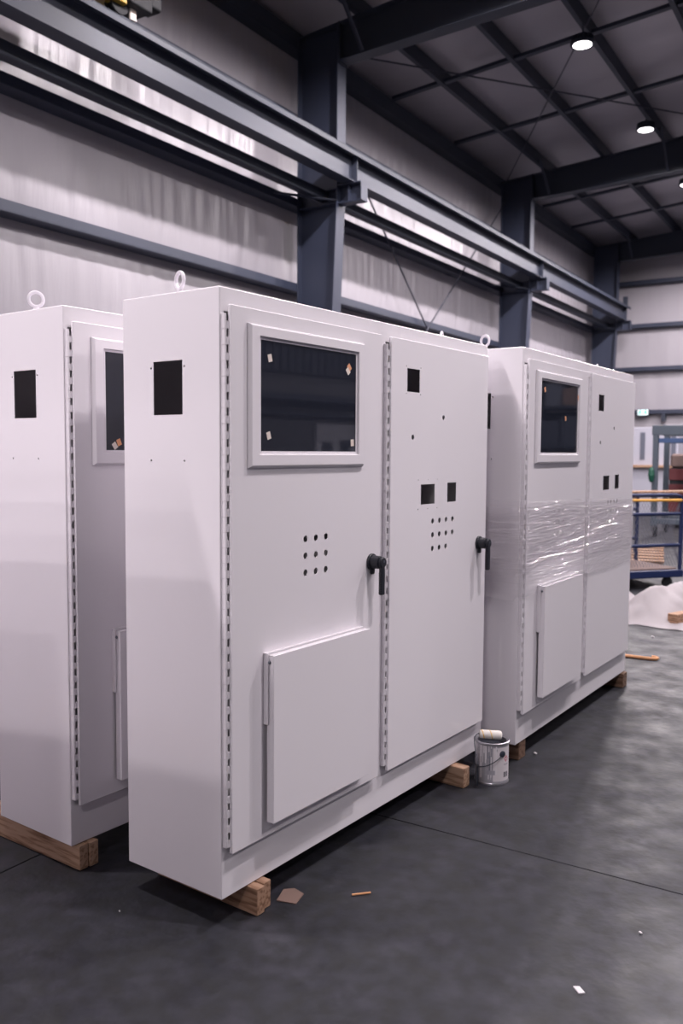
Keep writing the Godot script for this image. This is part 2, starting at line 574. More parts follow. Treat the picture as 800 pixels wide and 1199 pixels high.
func make_ceiling():
	var b := MB.new()
	var y0 := roof_y(-0.5) + 0.26
	var y1 := roof_y(HALL_Z1 + 0.3) + 0.26
	var xa := HALL_X0 - 0.3
	var xb := HALL_X1 + 0.5
	var za := -0.5
	var zb := HALL_Z1 + 0.3
	var t := 0.15
	b.quad(Vector3(xa, y0, za), Vector3(xb, y0, za), Vector3(xb, y1, zb), Vector3(xa, y1, zb))
	b.quad(Vector3(xa, y0 + t, za), Vector3(xa, y1 + t, zb), Vector3(xb, y1 + t, zb), Vector3(xb, y0 + t, za))
	b.quad(Vector3(xa, y0, za), Vector3(xa, y0 + t, za), Vector3(xb, y0 + t, za), Vector3(xb, y0, za))
	b.quad(Vector3(xa, y1, zb), Vector3(xb, y1, zb), Vector3(xb, y1 + t, zb), Vector3(xa, y1 + t, zb))
	b.quad(Vector3(xa, y0, za), Vector3(xa, y1, zb), Vector3(xa, y1 + t, zb), Vector3(xa, y0 + t, za))
	b.quad(Vector3(xb, y0, za), Vector3(xb, y0 + t, za), Vector3(xb, y1 + t, zb), Vector3(xb, y1, zb))
	var ce := structure("ceiling", b, M.outer_skin)
	var f := FastNoiseLite.new(); f.seed = 31; f.frequency = 1.0; f.fractal_octaves = 3
	var m := MB.new()
	var nx := 330
	var nz := 90
	m.grid(nx, nz, func(i, j):
		var x: float = lerpf(HALL_X0, HALL_X1 + 0.2, float(i) / nx)
		var z: float = lerpf(-0.3, HALL_Z1, float(j) / nz)
		var fr: float = fposmod((z - 0.885) / 1.07, 1.0)
		return Vector3(x, roof_y(z) + 0.235 - 0.03 * sin(PI * fr) + f.get_noise_2d(x * 2.2, z * 0.6) * 0.02, z))
	part(ce, "roof_lining", m, M.vinyl)
	# purlins
	var zp := []
	for k in 13: zp.append(0.885 + 1.07 * k)
	for z in zp:
		var q := MB.new()
		var y: float = roof_y(z)
		q.bx(HALL_X0, HALL_X1 - 0.1, y, y + 0.006, z - 0.035, z + 0.035, 0.0015)
		q.bx(HALL_X0, HALL_X1 - 0.1, y, y + 0.2, z + 0.029, z + 0.035, 0.0015)
		q.bx(HALL_X0, HALL_X1 - 0.1, y + 0.194, y + 0.2, z - 0.035, z + 0.035, 0.0015)
		q.bx(HALL_X0, HALL_X1 - 0.1, y, y + 0.025, z - 0.035, z - 0.031, 0.0015)
		part(ce, "purlin", q, M.steel_dark)
	# bridging strips between purlins at the third points of each bay
	for bay in [[COLS[0], COLS[1]], [COLS[1], COLS[2]], [COLS[2], COLS[3]]]:
		for fr in [0.333, 0.652]:
			var x: float = lerpf(bay[0], bay[1], fr)
			var zprev := 0.03
			for z in zp:
				if z > 8.0: break
				var q := MB.new()
				q.bar(Vector3(x, roof_y(zprev) + 0.035, zprev + 0.04), Vector3(x, roof_y(z) + 0.035, z - 0.04), 0.09, 0.05, Vector3.UP, 0.003)
				part(ce, "bridging_channel", q, M.steel_dark)
				zprev = z
	# roof cross bracing rods in the second bay
	for q in [[Vector3(9.6, 6.66, 0.0), Vector3(16.3, 6.98, 4.28)], [Vector3(9.6, 6.98, 4.2), Vector3(16.3, 6.66, 0.1)]]:
		var r := MB.new()
		r.tube([q[0], q[1]], 0.011, 6)
		part(ce, "bracing_rod", r, M.rod)

# ---------------------------------------------------------------- steel frame
func make_columns():
	var labs := ["tapered navy steel column carrying the crane beam, furthest from the end wall",
		"tapered navy steel column rising behind the middle enclosure's roof edge",
		"tapered navy steel column rising behind the film wrapped enclosure",
		"tapered navy steel column in the corner against the end wall"]
	for k in COLS.size():
		var x: float = COLS[k]
		var t := thing("steel_column", labs[k], "column", Vector3(x, 0, 0), 0.0, "tapered columns of the side wall")
		var top := 6.70
		# web tapers from 0.30 deep at the floor to 0.62 at the knee
		var web := MB.new()
		web.T = Transform3D(Basis(Vector3(0, 0, 1), Vector3.UP, Vector3(-1, 0, 0)), Vector3.ZERO)
		web.slab(PackedVector2Array([Vector2(0.012, 0.02), Vector2(0.40, 0.02), Vector2(0.595, 4.6), Vector2(0.60, top), Vector2(0.012, top)]), -0.006, 0.006)
		part(t, "web", web, M.steel)
		var of := MB.new()
		of.bx(-0.1, 0.1, 0.02, top, 0.0, 0.014, 0.003)
		part(t, "outer_flange", of, M.steel)
		var inf := MB.new()
		inf.bar(Vector3(0, 0.02, 0.407), Vector3(0, 4.6, 0.602), 0.2, 0.014, Vector3(0, 0, 1), 0.003)
		inf.bx(-0.1, 0.1, 4.59, 6.72, 0.596, 0.61, 0.003)
		part(t, "inner_flange", inf, M.steel)
		var bp := MB.new()
		bp.bx(-0.14, 0.14, 0.0, 0.02, -0.02, 0.45, 0.003)
		part(t, "base_plate", bp, M.steel_dark)
		# stiffeners level with the bracket
		for y in [4.56, 4.74]:
			var s := MB.new()
			s.bx(-0.09, 0.09, y - 0.006, y + 0.006, 0.02, 0.59, 0.002)
			part(t, "stiffener_plate", s, M.steel)
		# crane bracket: short beam stub with end plate
		var br := MB.new()
		br.bx(-0.075, 0.075, 4.55, 4.565, 0.61, 0.96, 0.003)
		br.bx(-0.09, 0.09, 4.765, 4.782, 0.61, 0.95, 0.003)
		br.bx(-0.007, 0.007, 4.565, 4.765, 0.61, 0.95, 0.001)
		br.bx(-0.08, 0.08, 4.565, 4.765, 0.942, 0.952, 0.002)
		br.bx(-0.075, 0.075, 4.565, 4.765, 0.755, 0.765, 0.002)
		part(t, "crane_bracket", br, M.steel)
		# tie rod from girt to bracket
		var tr := MB.new()
		tr.tube([Vector3(-0.62, 4.64, 0.02), Vector3(-0.06, 4.60, 0.58)], 0.016, 8)
		part(t, "tie_rod", tr, M.steel)

func make_rafters():
	var labs := ["dark steel roof rafter meeting the column furthest from the end wall",
		"dark steel roof rafter meeting the column behind the middle enclosure",
		"dark steel roof rafter meeting the column behind the film wrapped enclosure",
		"dark steel roof rafter running along the head of the end wall"]
	for k in COLS.size():
		var x: float = COLS[k]
		var t := thing("roof_rafter", labs[k], "rafter", Vector3(x, 0, 0), 0.0, "roof rafters")
		var web := MB.new()
		web.T = Transform3D(Basis(Vector3(0, 0, 1), Vector3.UP, Vector3(-1, 0, 0)), Vector3.ZERO)
		var z1 := HALL_Z1 - 0.05
		var bot := func(z): return 6.27 + 0.035 * z
		web.slab(PackedVector2Array([Vector2(0.02, bot.call(0.6)), Vector2(0.61, bot.call(0.6)), Vector2(z1, bot.call(z1)), Vector2(z1, roof_y(z1) - 0.012), Vector2(0.02, roof_y(0.0) - 0.012)]), -0.005, 0.005)
		part(t, "web", web, M.steel_dark)
		var bf := MB.new()
		bf.bar(Vector3(0, bot.call(0.62), 0.62), Vector3(0, bot.call(z1), z1), 0.2, 0.014, Vector3.UP, 0.003)
		part(t, "bottom_flange", bf, M.steel_dark)
		var tf := MB.new()
		tf.bar(Vector3(0, roof_y(0.0) - 0.007, 0.0), Vector3(0, roof_y(z1) - 0.007, z1), 0.2, 0.012, Vector3.UP, 0.003)
		part(t, "top_flange", tf, M.steel_dark)
		var kp := MB.new()
		kp.bx(-0.1, 0.1, 6.26, 6.76, 0.612, 0.63, 0.003)
		part(t, "knee_plate", kp, M.steel_dark)
		# flange braces up to every second purlin
		for j in [0, 2, 4, 6]:
			var z: float = 0.885 + 1.07 * j
			var fb := MB.new()
			fb.bar(Vector3(-0.09, bot.call(z) + 0.03, z + 0.06), Vector3(-0.62, roof_y(z) + 0.06, z + 0.05), 0.045, 0.006, Vector3(0, 0, 1), 0.001)
			fb.bar(Vector3(-0.09, bot.call(z) + 0.03, z + 0.08), Vector3(-0.62, roof_y(z) + 0.06, z + 0.07), 0.006, 0.045, Vector3(0, 0, 1), 0.001)
			part(t, "flange_brace", fb, M.steel_runway)

func make_runway():
	var t := thing("crane_runway_beam", "long navy steel crane runway beam carried on the column brackets", "beam", Vector3(0, 0, 0.76))
	var x0 := -6.0
	var x1 := 22.98
	var bf := MB.new(); bf.bx(x0, x1, 4.783, 4.798, -0.092, 0.092, 0.003)
	part(t, "bottom_flange", bf, M.steel_runway)
	var w := MB.new(); w.bx(x0, x1, 4.798, 5.125, -0.006, 0.006, 0.001)
	part(t, "web", w, M.steel_runway)
	var tf := MB.new(); tf.bx(x0, x1, 5.125, 5.14, -0.09, 0.09, 0.003)
	part(t, "top_flange", tf, M.steel_runway)
	var cc := MB.new()
	cc.bx(x0, x1, 5.14, 5.15, -0.13, 0.13, 0.003)
	cc.bx(x0, x1, 5.085, 5.14, 0.12, 0.13, 0.003)
	cc.bx(x0, x1, 5.085, 5.14, -0.13, -0.12, 0.003)
	part(t, "cap_channel", cc, M.steel_dark)
	var r := MB.new()
	r.bx(x0, x1, 5.15, 5.16, -0.04, 0.04, 0.002)
	r.bx(x0, x1, 5.16, 5.19, -0.008, 0.008, 0.002)
	r.bx(x0, x1, 5.19, 5.215, -0.022, 0.022, 0.006)
	part(t, "crane_rail", r, M.steel)
	for x in COLS:
		for s in [-1.0, 1.0]:
			var st := MB.new()
			st.bx(x - 0.005, x + 0.005, 4.80, 5.124, 0.008 if s > 0 else -0.088, 0.088 if s > 0 else -0.008, 0.001)
			part(t, "web_stiffener", st, M.steel_runway)
	var es := MB.new()
	es.bx(x1 - 0.12, x1, 5.15, 5.42, -0.05, 0.05, 0.004)
	part(t, "end_stop", es, M.steel_dark)
	# tie struts between the columns, below and behind the runway
	var labs := ["slim dark steel strut below the crane beam, nearest the yellow end truck",
		"slim dark steel strut below the crane beam above the middle enclosure",
		"slim dark steel strut below the crane beam above the film wrapped enclosure"]
	for k in 3:
		var q := MB.new()
		var a: float = COLS[k] + 0.012
		var b: float = COLS[k + 1] - 0.012
		q.bx(a, b, 4.625, 4.635, 0.30, 0.42, 0.002)
		q.bx(a, b, 4.635, 4.735, 0.41, 0.42, 0.002)
		q.bx(a, b, 4.735, 4.745, 0.30, 0.42, 0.002)
		lone("tie_strut", q, M.steel_dark, labs[k], "strut", Vector3.ZERO, 0.0, "tie struts between columns")
	# wall bracing rods crossing in the second bay
	var r1 := MB.new(); r1.tube([Vector3(9.6, 6.40, 0.06), Vector3(16.3, 0.75, 0.06)], 0.013, 8)
	lone("bracing_rod", r1, M.rod, "thin dark bracing rod slanting down towards the wrapped enclosure's column", "rod", Vector3.ZERO, 0.0, "wall bracing rods")
	var r2 := MB.new(); r2.tube([Vector3(16.3, 6.30, 0.10), Vector3(9.6, 0.55, 0.10)], 0.013, 8)
	lone("bracing_rod", r2, M.rod, "thin dark bracing rod slanting down towards the middle enclosure's column", "rod", Vector3.ZERO, 0.0, "wall bracing rods")
	# overhead crane: yellow end truck on the rail, box girder spanning the hall just above the view
	var et := thing("overhead_crane", "yellow overhead crane with its end truck standing on the runway rail", "crane", Vector3(4.60, 5.215, 0.76))
	var body := MB.new()
	body.bx(-1.1, 1.02, 0.075, 0.33, -0.1, 0.1, 0.012)
	part(et, "end_truck", body, M.crane_yellow)
	for x in [0.98, -0.9]:
		var wh := MB.new()
		wh.lathe(Vector3(x, 0.105, -0.045), [[0.0, 0.0], [0.105, 0.0], [0.105, 0.02], [0.085, 0.02], [0.085, 0.07], [0.105, 0.07], [0.105, 0.09], [0.0, 0.09]], 28, Vector3(0, 0, 1))
		part(et, "wheel", wh, M.rubber)
	var bu := MB.new()
	bu.bx(1.02, 1.30, 0.10, 0.40, -0.13, 0.13, 0.02)
	bu.bx(1.30, 1.46, 0.18, 0.45, -0.1, 0.1, 0.03)
	part(et, "bumper", bu, M.rubber)
	var sw := MB.new()
	sw.bx(1.10, 1.17, 0.005, 0.1, 0.03, 0.05, 0.003)
	part(et, "rail_sweep", sw, M.tape_white)
	var gd := MB.new()
	gd.bx(-0.25, 0.15, 0.33, 0.89, -0.1, 12.4, 0.012)
	part(et, "bridge_girder", gd, M.crane_yellow)

# ---------------------------------------------------------------- lamps
func high_bay(at: Vector3, label: String, energy: float, group := "round high bay lights"):
	var t := thing("high_bay_light", label, "ceiling light", at, 0.0, group)
	var h := MB.new()
	h.lathe(Vector3.ZERO, [[0.118, 0.004], [0.148, 0.0], [0.155, 0.012], [0.15, 0.04], [0.11, 0.055], [0.105, 0.12], [0.06, 0.135], [0.0, 0.135]], 36)
	for k in 16:
		var a := TAU * k / 16
		h.T = Transform3D(Basis(Vector3.UP, a), Vector3.ZERO)
		h.bx(0.09, 0.14, 0.05, 0.11, -0.003, 0.003, 0.001)
	h.T = Transform3D()
	part(t, "housing", h, M.steel_dark)
	var l := MB.new()
	l.lathe(Vector3.ZERO, [[0.0, -0.004], [0.06, -0.003], [0.118, 0.002], [0.118, 0.006], [0.0, 0.006]], 36)
	part(t, "light_lens", l, M.lamp_glow)
	var hk := MB.new()
	var loop := []
	for k in 15:
		var a := -PI * 0.45 + PI * 1.9 * k / 14
		loop.append(Vector3(0.034 * sin(a) , 0.168 + 0.034 * (1.0 - cos(a)) - 0.0, 0.0))
	hk.tube(loop, 0.005, 8)
	var top: float = roof_y(at.z) - at.y
	hk.tube([Vector3(0, 0.23, 0), Vector3(0, top + 0.01, 0)], 0.004, 6)
	hk.tube([Vector3(0, 0.13, 0), Vector3(0, 0.17, 0)], 0.012, 10)
	part(t, "hook", hk, M.rod)
	var s := SpotLight3D.new()
	s.name = "lamp"
	s.light_color = LAMP_COLOR
	s.light_energy = energy
	s.light_size = 0.115
	s.spot_angle = 86.0
	s.spot_angle_attenuation = 0.42
	s.spot_range = 60.0
	s.spot_attenuation = 2.0
	s.shadow_enabled = true
	t.add_child(s)
	s.position = Vector3(0, -0.012, 0)
	s.rotation.x = -PI / 2

# ---------------------------------------------------------------- enclosures
const CW := 1.70
const CH := 1.83
const CD := 0.4245
const BLK := 0.089
const CABS := [[1.9553, 4.9545, 4.0245], [1.9524, 4.2927, 4.1656], [3.7656, 5.1967, 2.4269]]

func ring(mb: MB, at: Vector3, turn: float):
	var path := []
	for k in 24:
		var a := TAU * k / 24
		path.append(at + Basis(Vector3.UP, turn) * Vector3(cos(a) * 0.0245, 0.0435 + sin(a) * 0.0245, 0))
	mb.tube(path, 0.0058, 10, true)
	mb.lathe(at, [[0.017, 0.0], [0.017, 0.005], [0.010, 0.009], [0.009, 0.018], [0.0, 0.018]], 18)

func enclosure(idx: int, label: String, tapes: Array, rings: Array):
	var c: Array = CABS[idx]
	var t := thing("electrical_enclosure", label, "enclosure", Vector3(c[0], BLK, c[1]), deg_to_rad(-c[2]), "grey two door enclosures")
	var r := 0.004
	var th := 0.0022
	# --- body shell: outer skin with openings, inner skin a sheet thickness inside
	var b := MB.new()
	var side_holes := [["r", 0.154, 0.281, 1.464, 1.627], ["c", 0.1455, 1.608, 0.0035], ["c", 0.2915, 1.608, 0.0035], ["c", 0.147, 1.325, 0.0035], ["c", 0.294, 1.325, 0.0035]]
	var front_holes := [["r", 0.0175, 0.79, 0.16, 1.76], ["r", 0.8705, 1.64, 0.16, 1.76]]
	var X := Vector3.RIGHT; var Y := Vector3.UP; var Z := Vector3(0, 0, 1)
	b.sheet(Vector3(0, 0, 0), X, Y, Rect2(r, r, CW - 2 * r, CH - 2 * r), front_holes, th)
	# left side: a runs backwards, so U = +Z from the back corner; holes given as depth from the front
	var lh := []
	for h in side_holes:
		if h[0] == "r": lh.append(["r", CD - h[2], CD - h[1], h[3], h[4]])
		else: lh.append(["c", CD - h[1], h[2], h[3]])
	b.sheet(Vector3(0, 0, -CD), Z, Y, Rect2(r, r, CD - 2 * r, CH - 2 * r), lh, th)
	b.sheet(Vector3(CW, 0, 0), -Z, Y, Rect2(r, r, CD - 2 * r, CH - 2 * r), [])
	b.sheet(Vector3(CW, 0, -CD), -X, Y, Rect2(r, r, CW - 2 * r, CH - 2 * r), [])
	b.sheet(Vector3(0, CH, 0), X, -Z, Rect2(r, r, CW - 2 * r, CD - 2 * r), [])
	b.sheet(Vector3(0, 0, -CD), X, Z, Rect2(r, r, CW - 2 * r, CD - 2 * r), [])
	b.edges(Vector3(CW / 2, CH / 2, -CD / 2), Vector3(CW / 2, CH / 2, CD / 2), r)
	part(t, "body", b, M.paint)
	var ins := MB.new()
	ins.sheet(Vector3(CW, 0, -th), -X, Y, Rect2(th, th, CW - 2 * th, CH - 2 * th), [["r", CW - 0.79, CW - 0.0175, 0.16, 1.76], ["r", CW - 1.64, CW - 0.8705, 0.16, 1.76]])
	var ih := []
	for h in side_holes:
		ih.append(h)
	ins.sheet(Vector3(th, 0, 0), -Z, Y, Rect2(th, th, CD - 2 * th, CH - 2 * th), ih)
	ins.sheet(Vector3(CW - th, 0, -CD), Z, Y, Rect2(th, th, CD - 2 * th, CH - 2 * th), [])
	ins.sheet(Vector3(0, 0, -CD + th), X, Y, Rect2(th, th, CW - 2 * th, CH - 2 * th), [])
	ins.sheet(Vector3(0, CH - th, -CD), X, Z, Rect2(th, th, CW - 2 * th, CD - 2 * th), [])
	ins.sheet(Vector3(0, th, 0), X, -Z, Rect2(th, th, CW - 2 * th, CD - 2 * th), [])
	part(t, "lining", ins, M.inside)
	# --- doors
	var holes1 := [["r", 0.125, 0.655, 1.335, 1.71]]
	for yy in [1.071, 1.0155, 0.96]:
		for xx in [0.370, 0.425, 0.480]:
			holes1.append(["c", xx, yy, 0.0108])
	var holes2 := [["r", 0.986, 1.077, 1.584, 1.672]]
	for q in [[0.979, 1.679], [1.084, 1.679], [0.979, 1.577], [1.084, 1.577]]: holes2.append(["c", q[0], q[1], 0.003])
	holes2.append(["c", 1.267, 1.495, 0.0098]); holes2.append(["c", 1.031, 1.412, 0.0098])
	holes2.append(["r", 1.095, 1.203, 1.149, 1.228]); holes2.append(["r", 1.306, 1.381, 1.150, 1.230])
	for xx in [1.075, 1.149, 1.223]:
		holes2.append(["c", xx, 1.246, 0.0025]); holes2.append(["c", xx, 1.131, 0.0025])
	for k in 11:
		holes2.append(["c", [1.190, 1.2445, 1.299, 1.3535][k % 4], [1.0785, 1.023, 0.968][k / 4], 0.0108])
	door(t, 0.0205, 0.811, holes1)
	door(t, 0.8745, 1.660, holes2)
	# --- window bezel: mitred profile, with its smoked pane
	var fr := MB.new()
	# outline shrinks from the outer to the inner rectangle as the section rises and falls
	var prof := [[0.0, 0.0255], [0.0, 0.029], [0.16, 0.0375], [0.20, 0.0385], [0.93, 0.0385], [0.97, 0.037], [1.0, 0.0305], [1.2, 0.0305]]
	var ro := [0.090, 0.688, 1.304, 1.733]
	var ri := [0.136, 0.648, 1.347, 1.697]
	for k in prof.size() - 1:
		var A := []
		var B := []
		for q in [[prof[k], A], [prof[k + 1], B]]:
			var r0: float = lerpf(ro[0], ri[0], q[0][0]); var r1: float = lerpf(ro[1], ri[1], q[0][0])
			var r2: float = lerpf(ro[2], ri[2], q[0][0]); var r3: float = lerpf(ro[3], ri[3], q[0][0])
			var zz: float = q[0][1]
			q[1].append_array([Vector3(r0, r2, zz), Vector3(r1, r2, zz), Vector3(r1, r3, zz), Vector3(r0, r3, zz)])
		for e in 4:
			var e2 := (e + 1) % 4
			fr.quad(A[e], A[e2], B[e2], B[e])
	part(t, "window_frame", fr, M.paint)
	var pn := MB.new()
	pn.bx(0.128, 0.656, 1.34, 1.704, 0.027, 0.030, 0.0005)
	part(t, "window_pane", pn, M.smoked_pane, "smoked clear window")
	for q in tapes:
		var tp := MB.new()
		tp.T = Transform3D(Basis(Z, q[2]), Vector3(q[0], q[1], 0.0302))
		tp.bx(-0.009, 0.009, -0.0115, 0.0115, 0.0, 0.0006, 0.0002)
		part(t, "tape_scrap", tp, M.tape_orange if q[3] else M.tape_white)
	# --- fold-down shelf
	shelf(t)
	# --- handles
	if idx != 2:
		handle(t, 0.752)
		handle(t, 1.592)
	# --- lifting eyes
	for q in rings:
		var e := MB.new()
		ring(e, Vector3(q[0], CH, q[1]), q[2])
		part(t, "lifting_eye", e, M.paint_edge)
	return t

func door(t: Node3D, x0: float, x1: float, holes: Array):
	var y0 := 0.143; var y1 := 1.778; var zf := 0.025; var zb := 0.012
	var r := 0.0028
	var b := MB.new()
	var X := Vector3.RIGHT; var Y := Vector3.UP
	b.sheet(Vector3(0, 0, zf), X, Y, Rect2(x0 + r, y0 + r, x1 - x0 - 2 * r, y1 - y0 - 2 * r), holes, 0.0022)
	b.box(Vector3(x0, y0, zb), Vector3(x1, y1, zf), r, [4, 5])
	var o := part(t, "door", b, M.paint)
	var bk := MB.new()
	var mir := []
	for h in holes:
		if h[0] == "r": mir.append(["r", -h[2], -h[1], h[3], h[4]])
		else: mir.append(["c", -h[1], h[2], h[3]])
	bk.sheet(Vector3(0, 0, zf - 0.0022), -X, Y, Rect2(-x1 + 0.002, y0 + 0.002, x1 - x0 - 0.004, y1 - y0 - 0.004), mir)
	part(o, "inner_face", bk, M.inside)
	# piano hinge: barrel knuckles, with alternating tabs reaching to the door edge
	var hg := MB.new()
	var hy0 := 0.165; var hy1 := 1.752
	var bxx := x0 - 0.0108
	hg.bx(bxx - 0.0055, bxx - 0.001, hy0, hy1, 0.0005, 0.004, 0.0008)
	var n := 35
	var pitch := (hy1 - hy0) / n
	for k in n:
		var ya := hy0 + k * pitch
		var ym := ya + pitch * 0.52
		var yb := ya + pitch
		for q in [[ya, ym], [ym, yb]]:
			hg.lathe(Vector3(bxx, q[0] + 0.0003, 0.0125), [[0.0, 0.0], [0.0044, 0.0], [0.0044, q[1] - q[0] - 0.0006], [0.0, q[1] - q[0] - 0.0006]], 12)
		hg.bx(bxx + 0.002, x0 + 0.0005, ya + 0.0005, ym - 0.0005, 0.0115, 0.0178, 0.0008)   # leaf tab on the door
		hg.bx(bxx - 0.0042, bxx + 0.0005, ya + 0.0003, yb - 0.0003, 0.002, 0.0125, 0.0008)   # leaf on the body
	part(o, "hinge", hg, M.hinge_steel)

func shelf(t: Node3D):
	# tray plate folded back along its edges, on two side brackets
	var x0 := 0.168; var x1 := 0.692; var y0 := 0.196; var y1 := 0.727
	var s := MB.new()
	s.bx(x0, x1, y0, y1, 0.0600, 0.0625, 0.0012)
	s.bx(x0, x0 + 0.0025, y0, y1, 0.034, 0.0602, 0.0008)
	s.bx(x1 - 0.0025, x1, y0, y1, 0.034, 0.0602, 0.0008)
	s.bx(x0, x1, y1 - 0.0025, y1, 0.040, 0.0602, 0.0008)
	s.bx(x0, x1, y0, y0 + 0.0025, 0.034, 0.0602, 0.0008)
	var o := part(t, "folding_shelf", s, M.paint)
	var br := MB.new()
	br.bx(x0 - 0.006, x1 - 0.004, y1 - 0.004, y1 + 0.006, 0.0252, 0.036, 0.001)
	br.bx(x0 - 0.006, x0 - 0.002, 0.508, y1 + 0.005, 0.0252, 0.044, 0.001)
	br.bx(x1 + 0.0015, x1 + 0.005, 0.508, y1 - 0.01, 0.0252, 0.044, 0.001)
	part(o, "side_bracket", br, M.paint)
	var sc := MB.new()
	sc.lathe(Vector3(x0 - 0.002, y1 - 0.022, 0.047), [[0.0055, 0.0], [0.0055, 0.002], [0.003, 0.0045], [0.0, 0.005]], 14, Vector3(-1, 0, 0))
	part(o, "screw", sc, M.screw)

func handle(t: Node3D, x: float):
	var y := 0.958
	var b := MB.new()
	var Z := Vector3(0, 0, 1)
	b.lathe(Vector3(x, y, 0.0252), [[0.0305, 0.0], [0.0305, 0.006], [0.0285, 0.009], [0.0245, 0.009], [0.0235, 0.034], [0.0225, 0.040], [0.0, 0.040]], 32, Z)
	b.bx(x - 0.012, x + 0.010, y - 0.045, y - 0.018, 0.0252, 0.037, 0.004)
	var o := part(t, "handle", b, M.black_plastic, "black rotary latch handle")
	var l := MB.new()
	l.T = Transform3D(Basis(Z, 0.0), Vector3(x + 0.004, y, 0))
	l.lathe(Vector3(0, 0, 0.0615), [[0.0, 0.0], [0.019, 0.0], [0.0205, 0.003], [0.0205, 0.013], [0.017, 0.016], [0.0, 0.0165]], 28, Z)
	l.bx(-0.0115, 0.0115, -0.118, 0.0, 0.062, 0.077, 0.004)
	for k in 13:
		l.bx(-0.0135, -0.0105, -0.114 + k * 0.0062, -0.1112 + k * 0.0062, 0.063, 0.076, 0.001)
	part(o, "lever", l, M.black_plastic)
	var s := MB.new()
	s.lathe(Vector3(x + 0.006, y + 0.004, 0.0765), [[0.0055, 0.0], [0.0055, 0.0012], [0.003, 0.002], [0.0, 0.002]], 14, Z)
	part(o, "screw", s, M.screw)

# ---------------------------------------------------------------- stretch film round the far enclosure
func stretch_film():
	var c: Array = CABS[2]
	var t := thing("stretch_film", "clear wrinkled stretch film wound round the middle of the far enclosure", "plastic film", Vector3(c[0], BLK, c[1]), deg_to_rad(-c[2]))
	var f := FastNoiseLite.new(); f.seed = 77; f.frequency = 1.0; f.fractal_octaves = 3
	var path := [Vector2(0.6, -CD - 0.004), Vector2(-0.005, -CD - 0.004), Vector2(-0.005, -0.2), Vector2(-0.005, 0.002), Vector2(0.018, 0.0275), Vector2(0.5, 0.0285), Vector2(0.9, 0.0285), Vector2(1.664, 0.0275), Vector2(1.705, 0.002), Vector2(1.705, -CD - 0.004), Vector2(0.6, -CD - 0.004)]
	var cum := [0.0]
	for k in path.size() - 1: cum.append(cum[k] + path[k].distance_to(path[k + 1]))
	var total: float = cum[-1]
	var at := func(s: float) -> Array:
		var k := 0
		while k < path.size() - 2 and cum[k + 1] < s: k += 1
		var u: float = (s - cum[k]) / maxf(cum[k + 1] - cum[k], 1e-6)
		var a: Vector2 = path[k]; var b: Vector2 = path[k + 1]
		var d := (b - a).normalized()
		return [a.lerp(b, u), Vector2(-d.y, d.x) * 1.0]
	for layer in 2:
		var m := MB.new()
		var nu := 420
		var nv := 210
		m.grid(nu, nv, func(i, j):
			var s: float = total * i / nu
			var q: Array = at.call(s)
			var pos: Vector2 = q[0]
			var nrm: Vector2 = q[1]
			var x := pos.x
			var v := float(j) / nv
			var lo: float = 0.700 + 0.012 * f.get_noise_1d(s * 4.0 + 9.0) - (0.02 if pos.y < -0.02 else 0.0)
			var hi: float = lerpf(1.135, 1.083, clampf(x / 1.7, 0.0, 1.0)) + 0.006 * f.get_noise_1d(s * 6.0)
			var on_shelf := 0.0
			if pos.y > 0.0:
				on_shelf = smoothstep(0.02, 0.165, x) * (1.0 - smoothstep(0.695, 0.95, x))
				lo = lerpf(lo, 0.735, on_shelf * 1.0)
			if layer == 1:
				lo += 0.11; hi -= 0.03
			var y := lerpf(lo, hi, v)
			# tented over the shelf's top edge, drawn tight again higher up
			var tent: float = on_shelf * 0.036 * maxf(0.0, 1.0 - (y - 0.735) / 0.12)
			var run := s * (4.2 if layer == 0 else 2.6)
			var slope := s * 0.25 * (1.0 if layer == 0 else -0.7)
			var w: float = f.get_noise_2d(run, (y * 1.0 + slope * 0.12) * 46.0) * 0.0075 + f.get_noise_2d(run * 3.0 + 20.0, y * 110.0) * 0.0022
			w = absf(w) + 0.0012 + layer * 0.002
			pos += nrm * (w + tent)
			return Vector3(pos.x, y, pos.y), true)
		part(t, "film_layer", m, M.film)
	# gathered folds: thin denser bands running round the front and the near side
	var rg := RandomNumberGenerator.new(); rg.seed = 4
	var fm := MB.new()
	for k in 260:
		var s0: float = rg.randf_range(0.45, total - 0.9)
		var ln: float = rg.randf_range(0.12, 0.8)
		var y0: float = rg.randf_range(0.76, 1.08)
		var dy: float = rg.randf_range(-0.035, 0.045) * ln
		var h: float = rg.randf_range(0.0006, 0.0023)
		var n := 24
		var lean: float = rg.randf_range(0.25, 1.1)
		for i in n:
			var q := []
			for e in 2:
				var u := float(i + e) / n
				var s: float = minf(s0 + ln * u, total - 0.01)
				var pq: Array = at.call(s)
				var ph: float = h * sin(PI * clampf(u, 0.02, 0.98))
				var pp: Vector2 = pq[0] + pq[1] * (0.0075 + 0.0012 * sin(u * 21.0 + k))
				var yy: float = y0 + dy * u + 0.003 * f.get_noise_1d(s * 9.0 + k * 7.0)
				var out: Vector2 = pq[1] * ph * lean
				q.append([Vector3(pp.x, yy - ph * 0.5, pp.y), Vector3(pp.x + out.x, yy, pp.y + out.y), Vector3(pp.x, yy + ph, pp.y)])
			fm.quad(q[0][0], q[1][0], q[1][1], q[0][1])
			fm.quad(q[0][1], q[1][1], q[1][2], q[0][2])
	var o := part(t, "film_folds", fm, M.film)
	o.set_meta("kind", "stuff")

